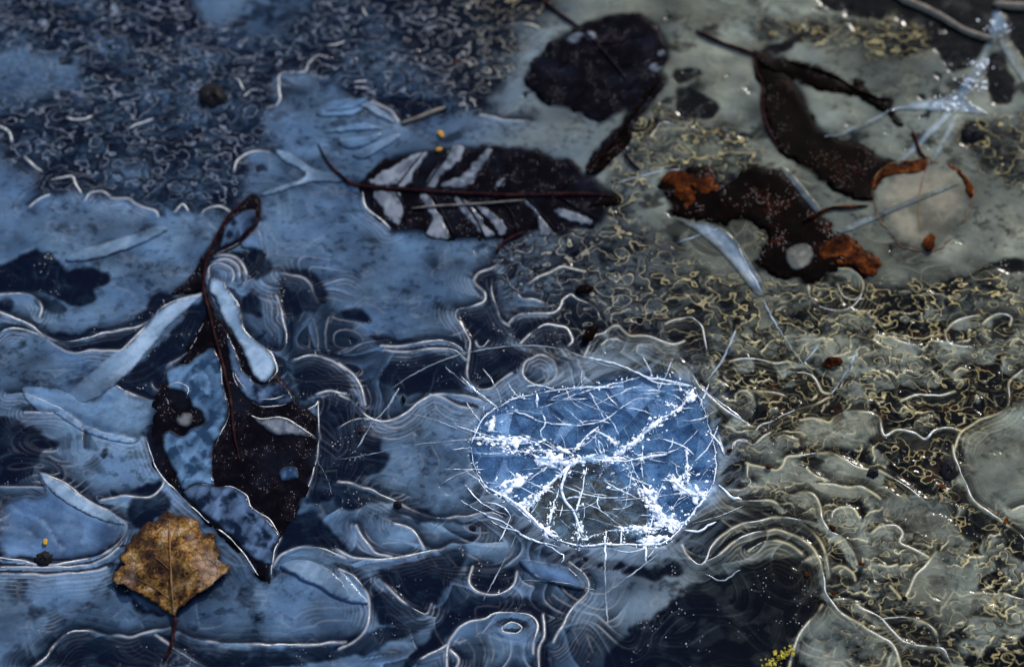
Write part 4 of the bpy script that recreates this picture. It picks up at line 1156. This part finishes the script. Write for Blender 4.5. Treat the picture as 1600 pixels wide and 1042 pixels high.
# crushed ice: splinters too many to count
V = []; F = []
def splinter(p, z, size, ang=None):
    k = len(V); R = Matrix.Rotation(random.uniform(0, 6.28) if ang is None else ang, 3, 'Z') @ Matrix.Rotation(random.gauss(0, .35), 3, 'X')
    a, b_, c = size * random.uniform(.5, 1.3), size * random.uniform(.3, .8), size * random.uniform(.12, .3)
    for q in ((-a, -b_ * .6, 0), (a * .3, -b_, 0), (a, b_ * .2, 0), (-a * .2, b_, 0), (0, 0, c), (0, 0, -c)):
        v = R @ Vector(q); V.append(((p[0] + v.x) * MM, (p[1] + v.y) * MM, (z + v.z) * MM))
    for x, y in ((0, 1), (1, 2), (2, 3), (3, 0)): F.append((k + x, k + y, k + 4)); F.append((k + y, k + x, k + 5))
crk = [strand('S', l, .8) for l in SHC.strip().split('\n')]
allc = np.vstack([np.column_stack([c_, np.gradient(c_, axis=0)]) for c_ in crk])
for c, r, n in hot:
    near_c = allc[np.hypot(allc[:, 0] - c[0], allc[:, 1] - c[1]) < r * 1.5]
    for _ in range(int(n * 1.3)):
        if len(near_c) and random.random() < .8:
            q = near_c[random.randrange(len(near_c))]; p = q[:2] + np.array([random.gauss(0, .9), random.gauss(0, .9)]); ang = math.atan2(q[3], q[2]) + random.gauss(0, .5)
        else:
            p = c + np.array([random.gauss(0, r * .45), random.gauss(0, r * .3)]); ang = random.gauss(.5, .7)
        if inside(RING, p[:1], p[1:])[0]: splinter(p, -.45 + random.gauss(0, .2), random.choice((.2, .25, .3, .45, .9)), ang)
for _ in range(260):
    k = random.randrange(len(RING)); p = RING[k] + (RING[(k + 1) % len(RING)] - RING[k]) * random.random(); p = p + np.array([random.gauss(0, 1.0), random.gauss(0, 1.0)])
    splinter(p, float(sample(TOPS[0], p[None])[0]) + .2, random.choice((.2, .3, .5)))
M['frost'] = shard_material('frost_patch', (.10, .22, .42), (.97, .98, 1.0), .22)
for nd in M['frost'].node_tree.nodes:
    if nd.type == 'TEX_NOISE' and nd.inputs['Scale'].default_value < 200: nd.inputs['Scale'].default_value = 420; nd.inputs['Detail'].default_value = 8
    if nd.type == 'VALTORGB': nd.color_ramp.elements[0].position = .40; nd.color_ramp.elements[1].position = .52
for x_, y_, a_, b_, g_ in ((520, 470, 60, 16, .3), (650, 512, 60, 22, -.1), (1000, 780, 60, 30, .8), (230, 660, 60, 30, -.8), (270, 640, 90, 35, -.55), (255, 425, 95, 30, .1), (470, 515, 110, 35, .05), (1190, 680, 90, 40, .5), (1050, 830, 110, 50, .4), (730, 505, 90, 20, .1), (860, 440, 90, 22, -.6), (990, 330, 70, 18, -.6),
                          (960, 690, 70, 30, .9), (980, 920, 80, 28, -.1), (430, 870, 80, 22, .6), (1170, 190, 40, 30, -.8), (900, 860, 110, 14, 0), (1110, 640, 50, 40, .6), (330, 720, 60, 22, -.7), (150, 330, 40, 30, -.8)):
    th_ = np.linspace(0, 2 * np.pi, 22, endpoint=False); rr_ = RNG.uniform(.45, 1.25, 22)
    px_ = a_ * rr_ * np.cos(th_); py_ = b_ * rr_ * np.sin(th_)
    P = ground(np.column_stack([x_ + px_ * math.cos(g_) - py_ * math.sin(g_), y_ + px_ * math.sin(g_) + py_ * math.cos(g_)]) / 3.257 + np.array([720, 560]))
    blade('frost_patch', ragged(spline(P, .6, True), 1.5, 1.5, 5), lambda q, d: -.30 + .25 * (fbm(q[:, 0] / 2, q[:, 1] / 2, 77, 3) - .5), 'frost', sh, 1.0, .3, False)
o = link('ice_splinters', mesh_np('ice_splinters', V, F, False), 'crystal', sh); o['kind'] = 'stuff'
TOPS[0] = blur(TOP, 1)

# glitter of frost at the star fracture, upper right
V = []; F = []
for x, y, r, n in ((1325, 380, 7, 60), (1370, 300, 5, 40), (1240, 480, 9, 60), (1440, 130, 7, 30)):
    c = pts(3, f"{x},{y}")[0]
    for _ in range(n):
        p = c + np.array([random.gauss(0, r * .5), random.gauss(0, r * .3)]); splinter(p, float(sample(TOPS[0], p[None])[0]) + .4, random.choice((.25, .4, .7)))
o = link('frost_glitter', mesh_np('frost_glitter', V, F, False), 'crystal', sheet); o['kind'] = 'stuff'

# ------------------------------------------------------------------ small things
def scrap(name, tile, at, size, mat, label, cat, seed, group=None, asp=.7):
    c = pts(tile, at)[0]; r = random.Random(seed); n = 9; a0 = r.uniform(0, 6.28)
    P = np.array([(math.cos(a) * size * r.uniform(.6, 1.15), math.sin(a) * size * asp * r.uniform(.6, 1.15)) for a in [6.283 * k / n for k in range(n)]])
    P = P @ np.array([[math.cos(a0), -math.sin(a0)], [math.sin(a0), math.cos(a0)]]) + c
    z0 = float(TOP[window(P, .5)].max())
    o = blade(name, spline(P, .6, True), lambda q, d: z0 + .4 + .5 * size * .3 * vnoise(q[:, 0] / size, q[:, 1] / size, seed) + .2 * np.exp(-d), mat, None, max(.5, size * .35), .3)
    return tag(o, label, cat, group)
scrap('leaf_scrap', 2, "458,608", 2.0, 'gold', 'bright yellow scrap above the striped leaf', 'leaf scrap', 1)
scrap('leaf_scrap', 2, "450,680", 1.5, 'gold', 'small tan yellow scrap on the upper edge of the striped leaf', 'leaf scrap', 2)
scrap('leaf_scrap', 7, "208,478", 1.5, 'gold', 'tiny orange scrap above the black pebble at lower left', 'leaf scrap', 3)
scrap('leaf_scrap', 6, "692,660", 3.0, 'rustlite', 'blurred orange brown scrap in the rough ice at right', 'leaf scrap', 4, None, 1.3)
scrap('leaf_scrap', 2, "530,280", 1.0, 'rustlite', 'tiny red speck in the dark crust at top centre', 'leaf scrap', 5)
scrap('leaf_scrap', 6, "1132,118", 4.2, 'rustlite', 'rust brown square scrap below the tan leaf', 'leaf scrap', 6)
scrap('leaf_scrap', 5, "1140,530", 6.0, 'brown', 'dark brown scrap in the clear ice above the round bubble', 'leaf scrap', 7, None, .45)
scrap('leaf_scrap', 5, "290,825", 1.8, 'brown', 'dark seed shaped scrap beside the bright curved ridge at centre', 'leaf scrap', 8, None, .5)
scrap('leaf_scrap', 5, "98,968", 1.0, 'rustlite', 'tiny orange speck in dark ice right of the large black leaf', 'leaf scrap', 9)
scrap('leaf_scrap', 'S', "690,620", 1.8, 'rustlite', 'small orange scrap in the middle of the shattered ice', 'leaf scrap', 10)
scrap('leaf_scrap', 5, "1110,330", 4.0, 'brown', 'dark brown scrap in grey ice below the tip of the striped leaf', 'leaf scrap', 11, None, .5)
for k, (s, t_) in enumerate((("695,415", 'rust crumb on the scalloped ridge right of the curved bands'), ("700,715", 'rust crumb where two ridges meet below the curved bands'),
        ("825,582", 'rust crumb at the lower end of the scalloped ridge right of the curved bands'), ("405,142", 'rust crumb on the wavy ridge a little right of the shattered ice'),
        ("232,66", 'rust crumb closest to the right edge of the shattered ice'), ("1190,230", 'rust crumb below the dark crusty patch at right'),
        ("1480,385", 'rust crumb on the long ridge nearest the right edge'), ("1020,740", 'rust crumb in the crevice above the nested ridges at lower right'), ("580,625", 'rust crumb at the top right rim of the black clear ice'))):
    scrap('leaf_crumb', 9, s, 1.3, 'rustlite', t_, 'leaf crumb', 30 + k, 'rust crumbs in the silty ice')
def pebble(tile, at, r, label, mat='stone', asp=.8, hz=.32):
    c = pts(tile, at)[0]; V = []; F = []; nu, nv = 12, 7
    z0 = float(sample(TOP, c[None])[0])
    for j in range(nv):
        ph = math.pi * j / (nv - 1)
        for i in range(nu):
            th = 2 * math.pi * i / nu; d = 1 + .8 * (float(vnoise(np.array([3 * math.cos(th) + r]), np.array([3 * math.sin(th) + 2 * ph]), 3)[0]) - .5)
            V.append(((c[0] + r * d * math.sin(ph) * math.cos(th)) * MM, (c[1] + asp * r * d * math.sin(ph) * math.sin(th)) * MM, (z0 + hz * r * d * math.cos(ph)) * MM))
    for j in range(nv - 1):
        for i in range(nu): a = j * nu + i; b_ = j * nu + (i + 1) % nu; F += [(a, a + nu, b_ + nu), (a, b_ + nu, b_)]
    return tag(link('pebble', mesh_np('pebble', V, F), mat), label, 'pebble')
pebble(7, "200,552", 3.4, 'black wet pebble on the white ridge left of the brown leaf', 'stone', .8)
pebble(3, "1330,610", 4.6, 'dark wet pebble under the star shaped fracture at upper right')
pebble(8, "605,412", 1.4, 'small dark hole at the end of a bright ridge near the shattered ice')  # stone lump put in for a dark hole in the ice
pebble(4, "1465,378", 1.2, 'tiny dark pit in smooth blue ice right of the curled leaf base')  # lump added where the ice has only a tiny pit
pebble(1, "960,440", 5.5, 'dark lump in the crust at upper left', 'stone', 1.1)
pebble(9, "1225,150", 3.4, 'dark brown lump at the right edge of the dark crusty patch', 'stone', 1.2)
pebble(9, "880,165", 2.4, 'dark lump on the olive ridge left of the dark crusty patch')
pebble(8, "265,305", 1.8, 'dark pebble at the root of the curved plate below centre left')
# grass and twigs
retop()
P = strand('P', "500,452 640,440 780,433 920,423 1045,412")
tag(tube('grass_blade', P, .45, 'straw', None, z=sample(TOPS[0], P) * 0 + float(TOP[window(P, 1)].max()) + .4), 'thin pale grass blade lying across the striped leaf', 'grass blade')
P = strand(2, "280,562 350,538 420,512 480,488"); tag(tube('twig', P, .9, 'straw', None, lift=.8), 'short pale stick above the striped leaf', 'twig')
P = strand(3, "960,-20 1060,22 1180,80 1300,150 1430,190"); tag(tube('twig', P, 1.6, 'straw', None, lift=.7, sides=8), 'pale blurred twig crossing the top right dark patch', 'twig')
P = strand(3, "1420,25 1500,35 1600,40"); tag(tube('twig', P, 1.6, 'straw', None, lift=.7, sides=8), 'short pale twig in the top right corner', 'twig')
P = strand('P', "1045,565 1000,585 950,612 925,640 908,672"); tag(tube('twig', P, .8, 'stem', None, lift=.8), 'short dark red stalk below the striped leaf', 'twig')
P = strand(2, "1290,700 1320,740 1360,775"); tag(tube('twig', P, .8, 'stem', None, lift=.8), 'tiny dark red stalk beside the folded leaf', 'twig')
V = []; F = []
for k in range(70):
    t = random.random(); c = pts(9, f"{395 + 110 * t},{1035 - 65 * t}")[0] + np.array([random.gauss(0, 1.2), random.gauss(0, .9)])
    splinter(c, float(sample(TOP, c[None])[0]) + .6 + random.random(), random.uniform(.4, 1.0))
tag(link('moss_tuft', mesh_np('moss_tuft', V, F, False), 'moss'), 'golden moss tuft beside the black clear ice at bottom right', 'moss')

# ------------------------------------------------------------------ origins: every thing stands on its own base point
for o in [o for o in SC.objects if o.parent is None and o.type in ('EMPTY', 'MESH') and o.get('category')]:
    ms = [o] if o.type == 'MESH' else [c for c in o.children if c.type == 'MESH']
    co = np.vstack([np.array([tuple(v) for v in m_.bound_box]) for m_ in ms])
    base_pt = Vector((float((co[:, 0].min() + co[:, 0].max()) / 2), float((co[:, 1].min() + co[:, 1].max()) / 2), float(co[:, 2].min())))
    if o.type == 'MESH': o.data.transform(Matrix.Translation(-base_pt))
    else:
        for c in o.children: c.location = -base_pt
    o.location = base_pt
